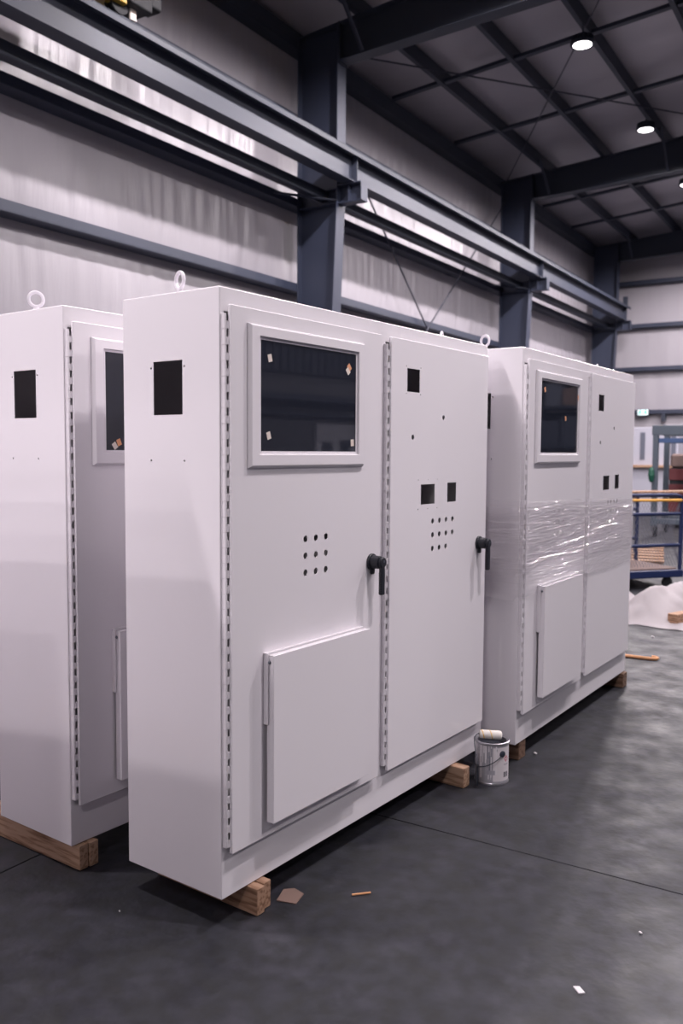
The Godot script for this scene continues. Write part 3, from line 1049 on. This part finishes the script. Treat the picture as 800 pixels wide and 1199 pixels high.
# ---------------------------------------------------------------- timber and small things
func timber(x0: float, x1: float, z0: float, z1: float, h: float, turn: float, m: String, label: String, group := "timber blocks under the enclosures"):
	# two corners on the floor; long axis along local z; slightly rounded arrises
	var b := MB.new()
	var w := x1 - x0
	var l := z1 - z0
	b.bx(-w / 2, w / 2, 0.0, h, -l, 0.0, 0.004)
	lone("timber_block", b, M[m], label, "wood block", Vector3((x0 + x1) / 2, 0, z1), deg_to_rad(turn), group)

func make_timber():
	timber(1.972, 2.010, 3.55, 4.312, BLK - 0.001, -3.0, "wood0", "long pale timber batten under the rearmost enclosure, on its open side")
	timber(2.012, 2.050, 3.56, 4.318, BLK - 0.001, -3.0, "wood0", "long pale timber batten under the rearmost enclosure, inner one of the pair")
	timber(2.068, 2.106, 4.55, 5.004, BLK - 0.001, -4.0, "wood1", "brown timber batten under the middle enclosure's hinge corner, outer one with a dark knot")
	timber(2.110, 2.148, 4.56, 4.996, BLK - 0.001, -4.0, "wood1", "brown timber batten under the middle enclosure's hinge corner, beside the cardboard scrap")
	timber(3.366, 3.418, 4.66, 5.120, BLK - 0.001, -4.0, "wood0", "pale timber block under the middle enclosure beside the paint can")
	timber(3.822, 3.90, 4.80, 5.196, BLK - 0.001, -2.4, "wood2", "brown timber block under the wrapped enclosure behind the paint can")
	timber(5.375, 5.455, 4.86, 5.283, BLK - 0.001, -2.4, "wood2", "dark timber block under the wrapped enclosure's end by the hooked stick")
	# knots
	# floor litter
	var cb := MB.new()
	cb.slab(PackedVector2Array([Vector2(-0.045, -0.03), Vector2(0.02, -0.042), Vector2(0.05, -0.005), Vector2(0.038, 0.03), Vector2(-0.035, 0.036)]), 0.0, 0.003)
	var o := lone("cardboard_scrap", cb, M.cardboard, "torn brown cardboard scrap on the floor by the timber battens", "scrap", Vector3(2.225, 0.0005, 5.015), 0.0)
	o.rotation = Vector3(-PI / 2, 0, 0.4)
	var sp := MB.new()
	sp.bar(Vector3(-0.032, 0.004, 0), Vector3(0.032, 0.004, 0), 0.006, 0.005, Vector3.UP, 0.001)
	lone("wood_splinter", sp, M.splinter, "thin orange wood splinter lying on the open floor", "splinter", Vector3(2.36, 0.0005, 5.205), deg_to_rad(-44))
	var pc := MB.new()
	pc.slab(PackedVector2Array([Vector2(-0.017, -0.008), Vector2(0.012, -0.010), Vector2(0.018, 0.006), Vector2(-0.013, 0.009)]), 0.0, 0.003)
	var o2 := lone("paper_scrap", pc, M.paper, "small pale paper scrap on the bare floor away from everything", "scrap", Vector3(2.243, 0.0005, 5.957), 0.0)
	o2.rotation = Vector3(-PI / 2, 0, 0.9)
	for q in [[3.951, 5.229, 0.010, "small white crumb on the floor beside the wrapped enclosure's near block"], [2.62, 6.03, 0.006, "tiny white crumb on the floor near the slab joint"], [7.0, 5.10, 0.014, "small white crumb on the floor in front of the foam heap"], [1.86, 4.62, 0.004, "tiny white crumb on the floor between the two nearest enclosures"]]:
		var g := MB.new()
		g.T = Transform3D(Basis(Vector3(0.3, 0.8, 0.1).normalized(), 0.7), Vector3(0, q[2] * 0.42, 0))
		g.bx(-q[2], q[2] * 0.8, -q[2] * 0.35, q[2] * 0.35, -q[2] * 0.6, q[2] * 0.6, q[2] * 0.2)
		lone("plaster_crumb", g, M.grit, q[3], "crumb", Vector3(q[0], 0.001, q[1]), 0.4, "white crumbs on the floor")
	# hooked stick
	var hs := MB.new()
	hs.tube([Vector3(0, 0.012, -0.75), Vector3(0, 0.012, -0.02), Vector3(0.012, 0.012, 0.02), Vector3(0.035, 0.013, 0.03), Vector3(0.055, 0.013, 0.012), Vector3(0.06, 0.012, -0.012)], 0.0115, 10)
	lone("hooked_stick", hs, M.splinter, "orange wooden stick with a hooked end lying on the floor", "stick", Vector3(6.215, 0.0, 5.27), deg_to_rad(2))

func can_label_texture() -> ImageTexture:
	# once round the can: the middle of the picture faces the hall, the paper label lies right of it
	var im := Image.create(512, 128, false, Image.FORMAT_RGBA8)
	im.fill(c8(168, 166, 174))
	im.fill_rect(Rect2i(248, 6, 190, 116), c8(222, 216, 220))
	var rg := RandomNumberGenerator.new(); rg.seed = 12
	for k in 34:
		var x := rg.randi_range(120, 262)
		im.fill_rect(Rect2i(x, 0, rg.randi_range(2, 7), rg.randi_range(20, 118)), c8(226, 222, 226))
	for k in 18:
		var x := rg.randi_range(130, 246)
		im.fill_rect(Rect2i(x, rg.randi_range(4, 50), rg.randi_range(2, 5), rg.randi_range(20, 70)), c8(140, 140, 150))
	im.fill_rect(Rect2i(214, 84, 44, 15), c8(170, 168, 178))
	# red hazard diamond with its mark
	for d in range(-15, 16):
		var h := int((15 - absi(d)) * 0.8)
		im.fill_rect(Rect2i(322 + d, 46 - h, 1, 2 * h + 1), c8(196, 70, 92))
		if h > 3: im.fill_rect(Rect2i(322 + d, 46 - h + 4, 1, 2 * h - 7), c8(236, 226, 230))
	im.fill_rect(Rect2i(320, 41, 4, 6), c8(60, 50, 60)); im.fill_rect(Rect2i(320, 49, 4, 3), c8(60, 50, 60))
	im.fill_rect(Rect2i(306, 64, 34, 2), c8(150, 148, 156)); im.fill_rect(Rect2i(310, 68, 28, 1), c8(150, 148, 156))
	# bar code
	var x := 306
	while x < 338:
		var w := rg.randi_range(1, 3)
		im.fill_rect(Rect2i(x, 92, w, 18), c8(46, 46, 56))
		x += w + rg.randi_range(1, 2)
	im.fill_rect(Rect2i(266, 10, 2, 8), c8(120, 118, 126))
	return ImageTexture.create_from_image(im)

func make_paint_can():
	# local x runs along the enclosures' open side, z out into the hall
	var at := Vector3(3.532, 0.0, 5.176)
	var turn := -PSI
	var t := thing("paint_can", "open white metal paint can with drips on the floor by the enclosures", "paint can", at, turn)
	var R := 0.073
	var H := 0.184
	var m := mat("can_print", Color.WHITE, 0.35)
	m.albedo_texture = can_label_texture()
	var dir := func(deg: float) -> Vector3: return Vector3(sin(deg_to_rad(deg)), 0, cos(deg_to_rad(deg)))
	var b := MB.new()
	var seg := 64
	b.grid(seg, 1, func(i, j):
		var a: float = -PI + TAU * i / seg
		return Vector3(sin(a) * R, 0.010 + (H - 0.020) * j, cos(a) * R))
	part(t, "body", b, m)
	var rim := MB.new()
	rim.lathe(Vector3.ZERO, [[R - 0.004, 0.004], [R - 0.003, 0.0], [R + 0.001, 0.0], [R + 0.002, 0.006], [R, 0.010]], 48)
	rim.lathe(Vector3.ZERO, [[R, H - 0.010], [R + 0.003, H - 0.006], [R + 0.003, H], [R, H + 0.002], [R - 0.004, H], [R - 0.010, H - 0.002], [R - 0.010, H - 0.008], [R - 0.003, H - 0.011], [R - 0.003, 0.012], [0.0, 0.012]], 48)
	part(t, "rim", rim, M.tin)
	var pt := MB.new()
	pt.lathe(Vector3.ZERO, [[R - 0.0035, H - 0.026], [0.0, H - 0.026]], 40)
	part(t, "paint", pt, M.wet_paint)
	for e in [28.0, 208.0]:
		var ear := MB.new()
		var er: Vector3 = dir.call(e)
		ear.lathe(er * (R - 0.001) + Vector3(0, H - 0.046, 0), [[0.014, 0.0], [0.014, 0.004], [0.009, 0.007], [0.0, 0.008]], 20, er)
		part(t, "ear", ear, M.steel_dark)
	var bail := MB.new()
	var path := []
	for k in 25:
		var f := k / 24.0
		path.append(dir.call(28.0 - 180.0 * f) * (R + 0.0065) + Vector3(0, H - 0.046 - 0.062 * sin(PI * f), 0))
	bail.tube(path, 0.0016, 6)
	part(t, "bail_wire", bail, M.steel_dark)
	# roller lying across the rim, its grip hanging down the near side to the floor
	var r := thing("paint_roller", "white striped paint roller resting across the paint can's rim", "paint roller", at + Vector3(0, H + 0.003, 0), turn)
	var ax := Vector3(1.0, -0.06, 0.05).normalized()
	var c := Vector3(-0.008, 0.0185, 0.006)
	var a0 := c - ax * 0.049
	var cv := MB.new()
	cv.lathe(a0, [[0.0, 0.0], [0.012, 0.0], [0.018, 0.004], [0.019, 0.012], [0.019, 0.086], [0.018, 0.094], [0.012, 0.098], [0.0, 0.098]], 28, ax)
	part(r, "roller_cover", cv, M.nap)
	for k in 2:
		var st := MB.new()
		var pth := []
		for q in 25:
			var f := q / 24.0
			var an := TAU * f * 0.95
			var yy := Vector3.UP
			var zz := Vector3(0, 0, 1)
			pth.append(a0 + ax * (0.022 + 0.036 * k - 0.014 + 0.028 * f) + (yy * cos(an) + zz * sin(an)) * 0.0178)
		st.tube(pth, 0.0026, 6)
		part(r, "nap_stripe", st, M.nap_stripe)
	var wr := MB.new()
	wr.tube([c + ax * 0.045, c - ax * 0.054, c + Vector3(-0.064, 0.0, 0.004), c + Vector3(-0.072, -0.010, 0.008), c + Vector3(-0.074, -0.03, 0.018), c + Vector3(-0.072, -0.055, 0.034), c + Vector3(-0.068, -0.082, 0.052), c + Vector3(-0.066, -0.112, 0.062)], 0.003, 8)
	part(r, "wire_frame", wr, M.wire)
	var hd := MB.new()
	var h0 := c + Vector3(-0.066, -0.105, 0.060)
	var h1 := Vector3(-0.080, -H - 0.003 + 0.0105, 0.092)
	hd.lathe(h0, [[0.0, 0.0], [0.0045, 0.0], [0.0065, 0.012], [0.006, 0.032], [0.0075, 0.06], [0.0085, 0.082], [0.007, 0.095], [0.0, 0.097]], 18, h1 - h0)
	part(r, "grip", hd, M.black_plastic)
	var nk := MB.new()
	nk.lathe(h0, [[0.0, -0.004], [0.0055, -0.004], [0.0055, 0.006], [0.0, 0.006]], 14, h1 - h0)
	part(r, "ferrule", nk, M.wire)

# ---------------------------------------------------------------- unseen film-wrapped crate, its size set to shade the enclosures' lower sides
func make_crate():
	var t := thing("unseen_crate", "unseen film wrapped crate beside the rearmost enclosure, sized to shade the enclosure sides", "crate", Vector3(-0.2, 0, 2.75))
	var w := 1.35; var d := 2.0
	var pb := MB.new()
	for z in [0.05, 0.95, 1.85]: pb.bx(0, w, 0.0, 0.1, z, z + 0.09, 0.004)
	part(t, "pallet_runner", pb, M.wood1)
	var dk := MB.new(); dk.bx(0, w, 0.1, 0.122, 0, d, 0.003)
	part(t, "pallet_deck", dk, M.wood0)
	var bx := MB.new(); bx.bx(0.04, w - 0.04, 0.122, 1.68, 0.04, d - 0.04, 0.02)
	part(t, "box", bx, M.paint)
	var f := FastNoiseLite.new(); f.seed = 90; f.frequency = 1.0; f.fractal_octaves = 3
	var m := MB.new()
	var nu := 220
	m.grid(nu, 90, func(i, j):
		var a: float = TAU * i / nu
		var c := cos(a); var s := sin(a)
		var k: float = 1.0 / maxf(absf(c), absf(s))
		var y := lerpf(0.2, 1.66, j / 90.0)
		var o: float = 0.006 + 0.02 * absf(f.get_noise_2d(i * 0.05, y * 14.0)) + 0.008 * absf(f.get_noise_2d(i * 0.3, y * 30.0))
		return Vector3(w / 2 + c * k * (w / 2 - 0.04 + o), y, d / 2 - s * k * (d / 2 - 0.04 + o)))
	part(t, "film", m, M.film)

# ---------------------------------------------------------------- far end of the hall
func make_background():
	# exit sign
	var im := Image.create(64, 36, false, Image.FORMAT_RGBA8)
	im.fill(c8(226, 248, 250))
	var gr := c8(0, 172, 138)
	for q in [[12, 10], [46, 10]]:
		im.fill_rect(Rect2i(q[0] - 1, q[1] - 5, 7, 6), gr)
		im.fill_rect(Rect2i(q[0] - 4, q[1] + 1, 12, 8), gr)
		im.fill_rect(Rect2i(q[0] - 6, q[1] + 9, 5, 9), gr)
		im.fill_rect(Rect2i(q[0] + 4, q[1] + 9, 5, 11), gr)
	var sm := mat("sign_face", Color.WHITE, 0.4)
	sm.albedo_texture = ImageTexture.create_from_image(im)
	sm.emission_enabled = true
	sm.emission = Color.BLACK
	sm.emission_texture = sm.albedo_texture
	sm.emission_energy_multiplier = 0.45
	var t := thing("exit_sign", "small lit white exit sign with green figures on the end wall", "sign", Vector3(HALL_X1 - 0.06, 2.41, 1.02))
	var cs := MB.new(); cs.bx(0.0, 0.05, 0.0, 0.17, 0.0, 0.29, 0.004)
	part(t, "case", cs, M.sign_case)
	var fc := MB.new()
	fc.quad(Vector3(-0.002, 0.012, 0.012), Vector3(-0.002, 0.012, 0.278), Vector3(-0.002, 0.158, 0.278), Vector3(-0.002, 0.158, 0.012))
	part(t, "sign_face", fc, sm)
	# grey machine by the end wall
	var g := thing("grey_machine", "pale grey machine with two dark slots standing against the end wall", "machine", Vector3(21.6, 0, 1.25))
	var gb := MB.new()
	gb.bx(-0.35, 0.35, 0.0, 1.1, 0.0, 1.22, 0.02)
	part(g, "lower_body", gb, M.machine)
	var gu := MB.new()
	gu.bx(-0.30, 0.35, 1.1, 2.05, 0.0, 1.22, 0.02)
	part(g, "upper_body", gu, M.machine)
	for z in [0.42, 1.12]:
		var sl := MB.new(); sl.bx(-0.315, -0.29, 1.28, 1.93, z - 0.055, z + 0.055, 0.004)
		part(g, "slot", sl, M.machine_dark)
	var tb := MB.new(); tb.bx(-0.5, -0.31, 1.10, 1.16, 0.2, 1.28, 0.006)
	part(g, "table_board", tb, M.wood0)
	# dark red welding bench with brown top
	var rd := thing("red_bench", "dark red steel bench with brown scrap on top, beyond the rolling rack", "bench", Vector3(18.0, 0, 3.0))
	for y in [0.30, 0.62, 0.92]:
		var rb := MB.new(); rb.bx(-0.3, 0.3, y, y + 0.22, 0.0, 1.6, 0.01)
		part(rd, "drawer", rb, M.dark_red)
	var rl := MB.new(); rl.bx(-0.28, 0.28, 0.0, 1.16, 0.02, 1.58, 0.01)
	part(rd, "carcass", rl, M.rubber)
	var rt := MB.new(); rt.bx(-0.32, 0.32, 1.16, 1.43, 0.03, 1.62, 0.05)
	part(rd, "scrap_load", rt, M.rust_brown)
	# added unseen rack in the corner darkens the reflection in the wrapped enclosure's window
	var sr := thing("added_rack", "added unseen rack in the far corner, dark for the wrapped enclosure window to mirror", "rack", Vector3(22.2, 0, 11.2))
	for q in [[0.0, 0.0], [0.0, 2.5], [0.9, 0.0], [0.9, 2.5]]:
		var pp := MB.new(); pp.bx(q[0] - 0.04, q[0] + 0.04, 0.0, 3.9, q[1] - 0.04, q[1] + 0.04, 0.005)
		part(sr, "post", pp, M.steel)
	for y in [0.5, 1.55, 2.6, 3.6]:
		var sh := MB.new(); sh.bx(-0.05, 0.95, y, y + 0.09, -0.05, 2.55, 0.005)
		part(sr, "shelf", sh, M.steel_dark)
	var rk := RandomNumberGenerator.new(); rk.seed = 6  # added bins, dull so the mirrored corner stays dark
	for y in [0.59, 1.64, 2.69]:
		var z := 0.1
		while z < 2.1:
			var w2: float = rk.randf_range(0.3, 0.55)
			var h2: float = rk.randf_range(0.45, 0.9)
			var cb := MB.new(); cb.bx(0.1, 0.85, 0.0, h2, 0.0, w2, 0.01)
			lone("added_bin", cb, [M.dark_cladding, M.rust_brown, M.machine_dark][rk.randi_range(0, 2)], "added unseen dull bin standing on the corner rack's shelf", "bin", Vector3(22.2, y, 11.2 + z), 0.0, "bins on the corner rack")
			z += w2 + 0.06
	# rolling rack
	var k := thing("rolling_rack", "tall grey blue steel rolling rack with casters near the end wall", "rack", Vector3(15.65, 0, 3.2))
	for q in [[0.0, 0.0], [0.9, 0.0], [0.0, 1.5], [0.9, 1.5]]:
		var po := MB.new(); po.bx(q[0] - 0.045, q[0] + 0.045, 0.2, 1.75, q[1] - 0.045, q[1] + 0.045, 0.006)
		part(k, "post", po, M.rack_steel)
		var cw := MB.new()
		cw.lathe(Vector3(q[0], 0.09, q[1] + 0.03 - 0.025), [[0.0, 0.0], [0.08, 0.0], [0.09, 0.008], [0.09, 0.042], [0.08, 0.05], [0.0, 0.05]], 24, Vector3(0, 0, 1))
		var w := part(k, "caster", cw, M.rubber)
		var fk := MB.new()
		fk.bx(q[0] - 0.05, q[0] + 0.05, 0.185, 0.2, q[1] - 0.06, q[1] + 0.07, 0.003)
		fk.bx(q[0] - 0.03, q[0] + 0.03, 0.08, 0.19, q[1] - 0.035, q[1] - 0.028, 0.001)
		fk.bx(q[0] - 0.03, q[0] + 0.03, 0.08, 0.19, q[1] + 0.038, q[1] + 0.045, 0.001)
		part(w, "fork", fk, M.rack_steel)
	for x in [0.0, 0.9]:
		var tp := MB.new(); tp.bx(x - 0.05, x + 0.05, 1.75, 1.92, -0.06, 1.56, 0.008)
		part(k, "top_beam", tp, M.rack_steel)
		var lw := MB.new(); lw.bx(x - 0.04, x + 0.04, 0.22, 0.31, -0.04, 1.5, 0.006)
		part(k, "base_beam", lw, M.rack_steel)
		var bl := MB.new(); bl.bx(x - 0.04, x + 0.04, 1.62, 1.70, 0.05, 1.45, 0.006)
		part(k, "tie_beam", bl, M.rack_blue)
	# green rag hung on the post and a stick leaning beside it
	var rag := MB.new()
	rag.lathe(Vector3(0, 0, 0), [[0.0, 0.0], [0.035, 0.03], [0.055, 0.13], [0.045, 0.22], [0.02, 0.27], [0.0, 0.275]], 14)
	lone("green_glove", rag, M.green, "green work glove hung on the rolling rack's post", "glove", Vector3(15.55, 0.93, 3.16))
	# cage trolley
	var a := deg_to_rad(-40.0)
	var ct := thing("mesh_trolley", "blue tube trolley with wire mesh sides and a yellow rail", "trolley", Vector3(9.78, 0, 4.76), a)
	# local: x to the left-back along its face is negative, z towards the camera side
	var fx0 := -1.25
	var fz := 0.0
	for zq in [0.0, -0.75]:
		var fr := MB.new()
		fr.tube([Vector3(0, 0.12, zq), Vector3(0, 0.93, zq), Vector3(-0.02, 0.985, zq), Vector3(-0.075, 1.0, zq), Vector3(fx0 + 0.075, 1.0, zq), Vector3(fx0 + 0.02, 0.985, zq), Vector3(fx0, 0.93, zq), Vector3(fx0, 0.12, zq)], 0.021, 10)
		part(ct, "side_frame", fr, M.cart_blue)
		for y in [0.80, 0.465]:
			var rl2 := MB.new(); rl2.tube([Vector3(-0.02, y, zq), Vector3(fx0 + 0.02, y, zq)], 0.02, 10)
			part(ct, "cross_rail", rl2, M.cart_blue)
		var me := MB.new()
		var y0 := 0.24
		var y1 := 0.98
		var n := 34
		for q in n:
			var x := fx0 + (-fx0) * (q + 0.5) / n
			# diagonal wires, both ways
			var dx := 0.19
			me.bar(Vector3(maxf(x - dx, fx0), y0, zq), Vector3(minf(x + dx, 0.0), y1, zq), 0.0024, 0.0024, Vector3(0, 0, 1), 0.0)
			me.bar(Vector3(minf(x + dx, 0.0), y0, zq - 0.002), Vector3(maxf(x - dx, fx0), y1, zq - 0.002), 0.0024, 0.0024, Vector3(0, 0, 1), 0.0)
		var mo := part(ct, "wire_mesh", me, M.cart_mesh)
		mo.set_meta("kind", "stuff")
		var yl := MB.new(); yl.tube([Vector3(-0.03, 0.945, zq + 0.03), Vector3(fx0 + 0.03, 0.955, zq + 0.03)], 0.016, 10)
		part(ct, "yellow_rail", yl, M.yellow)
	var dk := MB.new(); dk.bx(fx0 - 0.03, 0.03, 0.12, 0.20, -0.78, 0.03, 0.01)
	part(ct, "base_frame", dk, M.cart_blue)
	var dk2 := MB.new(); dk2.bx(fx0 + 0.02, -0.02, 0.2, 0.215, -0.74, -0.02, 0.003)
	part(ct, "deck", dk2, M.rust_brown)
	for q in [[-0.12, -0.05], [fx0 + 0.12, -0.05], [-0.12, -0.7], [fx0 + 0.12, -0.7]]:
		var cw2 := MB.new()
		cw2.lathe(Vector3(q[0], 0.06, q[1] - 0.02), [[0.0, 0.0], [0.055, 0.0], [0.06, 0.006], [0.06, 0.034], [0.055, 0.04], [0.0, 0.04]], 20, Vector3(0, 0, 1))
		part(ct, "caster", cw2, M.rubber)
	var bd := MB.new()
	bd.bx(-1.3, 0.25, 0.0, 0.022, -0.11, 0.0, 0.003)
	lone("long_board", bd, M.wood0, "long pale board lying across the top of the mesh trolley", "board", Vector3(9.75, 1.0225, 4.72), a)
	# pallet beyond the trolley
	var pl := thing("wood_pallet", "wooden slat pallet lying on the floor behind the mesh trolley", "pallet", Vector3(11.0, 0, 4.35), deg_to_rad(12))
	for q in 6:
		var s := MB.new(); s.bx(0.0 + q * 0.314, 0.105 + q * 0.314, 0.11, 0.13, -1.15, 0.0, 0.003)
		part(pl, "deck_board", s, M.wood0)
	for z in [-0.05, -0.575, -1.1]:
		var s := MB.new(); s.bx(0.0, 1.68, 0.02, 0.11, z - 0.02, z + 0.02, 0.003)
		part(pl, "stringer", s, M.wood2)
	for q in 3:
		var s := MB.new(); s.bx(q * 0.78, q * 0.78 + 0.12, 0.0, 0.02, -1.15, 0.0, 0.003)
		part(pl, "bottom_board", s, M.wood1)
	# crumpled white foam sheet
	var f := FastNoiseLite.new(); f.seed = 41; f.frequency = 1.0; f.fractal_octaves = 2
	var fs := MB.new()
	var nu := 70
	var nv := 60
	fs.grid(nu, nv, func(i, j):
		var u := float(i) / nu
		var v := float(j) / nv
		var x := lerpf(-0.55, 0.75, u)
		var z := lerpf(-0.75, 0.62, v)
		var rim: float = minf(minf(u, 1 - u), minf(v, 1 - v))
		var ridge: float = maxf(0.0, 1.0 - absf(z - 0.02 - 0.35 * x) / 0.34) * 0.27
		var ridge2: float = maxf(0.0, 1.0 - absf(z + 0.45 + 0.2 * x) / 0.25) * 0.17
		var y: float = maxf(ridge, ridge2) * smoothstep(0.0, 0.25, rim) + absf(f.get_noise_2d(x * 1.3, z * 1.3)) * 0.10 * smoothstep(0.0, 0.12, rim) + 0.006 * absf(f.get_noise_2d(x * 5.0, z * 5.0))
		return Vector3(x + 0.05 * f.get_noise_2d(z * 3.0, 5.0), y + 0.004, z + 0.06 * f.get_noise_2d(x * 3.0, 9.0)), true)
	fs.grid(nu, nv, func(i, j): return fs.v[i * (nv + 1) + j] - Vector3(0, 0.003, 0))
	lone("foam_sheet", fs, M.foam, "crumpled white foam packing sheet heaped on the floor by the trolley", "foam sheet", Vector3(7.95, 0, 4.98))
	var wb := MB.new()
	wb.bx(0.0, 0.9, 0.0, 0.09, -0.045, 0.045, 0.004)
	lone("timber_offcut", wb, M.wood1, "squared timber offcut lying against the white foam sheet", "wood block", Vector3(7.52, 0.02, 5.14), deg_to_rad(-22))

# ---------------------------------------------------------------- main
const LAMP_COLOR := Color(1.0, 0.96, 0.97)

func _ready():
	rng.seed = 11
	noise.seed = 3
	# camera
	var cam := Camera3D.new()
	cam.name = "camera"
	cam.fov = 61.08
	cam.near = 0.05
	cam.far = 200.0
	var sp := sin(PITCH); var cp := cos(PITCH); var sy := sin(PSI); var cy := cos(PSI)
	var R := Vector3(cy, 0, sy)
	var U := Vector3(sp * sy, cp, -sp * cy)
	var F := Vector3(cp * sy, -sp, -cp * cy)
	var R2 := R * cos(ROLL) - U * sin(ROLL)
	var U2 := R * sin(ROLL) + U * cos(ROLL)
	cam.transform = Transform3D(Basis(R2, U2, -F), Vector3(0, CAM_H, CAM_Z))
	var at := CameraAttributesPhysical.new()
	at.frustum_focal_length = 30.5
	at.frustum_focus_distance = 3.1
	at.exposure_aperture = 3.2
	cam.attributes = at
	cam.fov = 61.08
	add_child(cam)
	cam.current = true
	# environment: closed hall, no sky inside
	var env := Environment.new()
	env.background_mode = Environment.BG_COLOR
	env.background_color = Color(0.02, 0.02, 0.025)
	env.tonemap_mode = Environment.TONE_MAPPER_LINEAR
	env.tonemap_exposure = 1.0
	env.sdfgi_enabled = true
	env.ssao_enabled = true
	env.ssil_enabled = true
	var we := WorldEnvironment.new()
	we.name = "environment"
	we.environment = env
	add_child(we)
	make_materials()
	var lg := mat("lamp_glow", Color.WHITE, 0.4)
	lg.emission_enabled = true
	lg.emission = Color(1.0, 0.97, 0.98)
	lg.emission_energy_multiplier = 6.0
	# lamps: the row along the side wall, then the rows over the floor
	var E := 26.5
	var near_labels := {4.55: "round high bay light hung directly above the yellow crane girder", 11.4: "glowing round high bay light hung on the purlin above the middle enclosure's column bay",
		14.85: "glowing round high bay light hung just before the rafter of the wrapped enclosure's column",
		18.25: "glowing round high bay light hung in the last bay before the end wall"}
	for x in [-19.6, -16.15, -12.7, -9.25, -5.8, -2.35, 1.1, 4.55, 8.0, 11.4, 14.85, 18.25, 20.4]:
		high_bay(Vector3(x, 6.66, 3.06), near_labels.get(x, "round high bay light in the row along the vinyl wall"), E * (1.0 if x > 3.0 else 0.85))
	for x in [-7.55, -4.1, 2.8, 6.25, 9.7, 13.15, 16.6, 20.0]:
		high_bay(Vector3(x, 6.95, 7.6), "round high bay light in the row over the open floor", E * (1.3 if x > 0 else 0.6))
	for x in [4.5, 11.4, 18.3]:
		high_bay(Vector3(x, 7.3, 12.0), "round high bay light in the row by the ribbed wall", E)
	make_floor()
	make_left_wall()
	make_far_wall()
	make_other_walls()
	make_ceiling()
	make_columns()
	make_rafters()
	make_runway()
	enclosure(0, "light grey two door enclosure with the paint can at its foot", [[0.187, 1.638, 0.25, false], [0.601, 1.643, 0.7, true], [0.594, 1.630, 0.7, false], [0.181, 1.403, 0.3, false], [0.621, 1.386, 0.05, false]], [[0.045, -0.21, deg_to_rad(75)], [1.655, -0.21, deg_to_rad(20)]])
	enclosure(1, "light grey two door enclosure mostly hidden behind the middle one, on long battens", [[0.182, 1.371, 0.6, false], [0.200, 1.383, 0.4, true]], [[0.045, -0.21, deg_to_rad(-22)], [1.655, -0.21, deg_to_rad(20)]])
	enclosure(2, "light grey two door enclosure wrapped round its middle with clear film", [[0.193, 1.649, 0.4, true], [0.647, 1.636, 0.2, true], [0.471, 1.524, 0.2, true], [0.666, 1.374, 0.1, true]], [[0.045, -0.21, deg_to_rad(75)], [1.655, -0.21, deg_to_rad(20)]])
	stretch_film()
	make_timber()
	make_paint_can()
	make_background()
	make_crate()
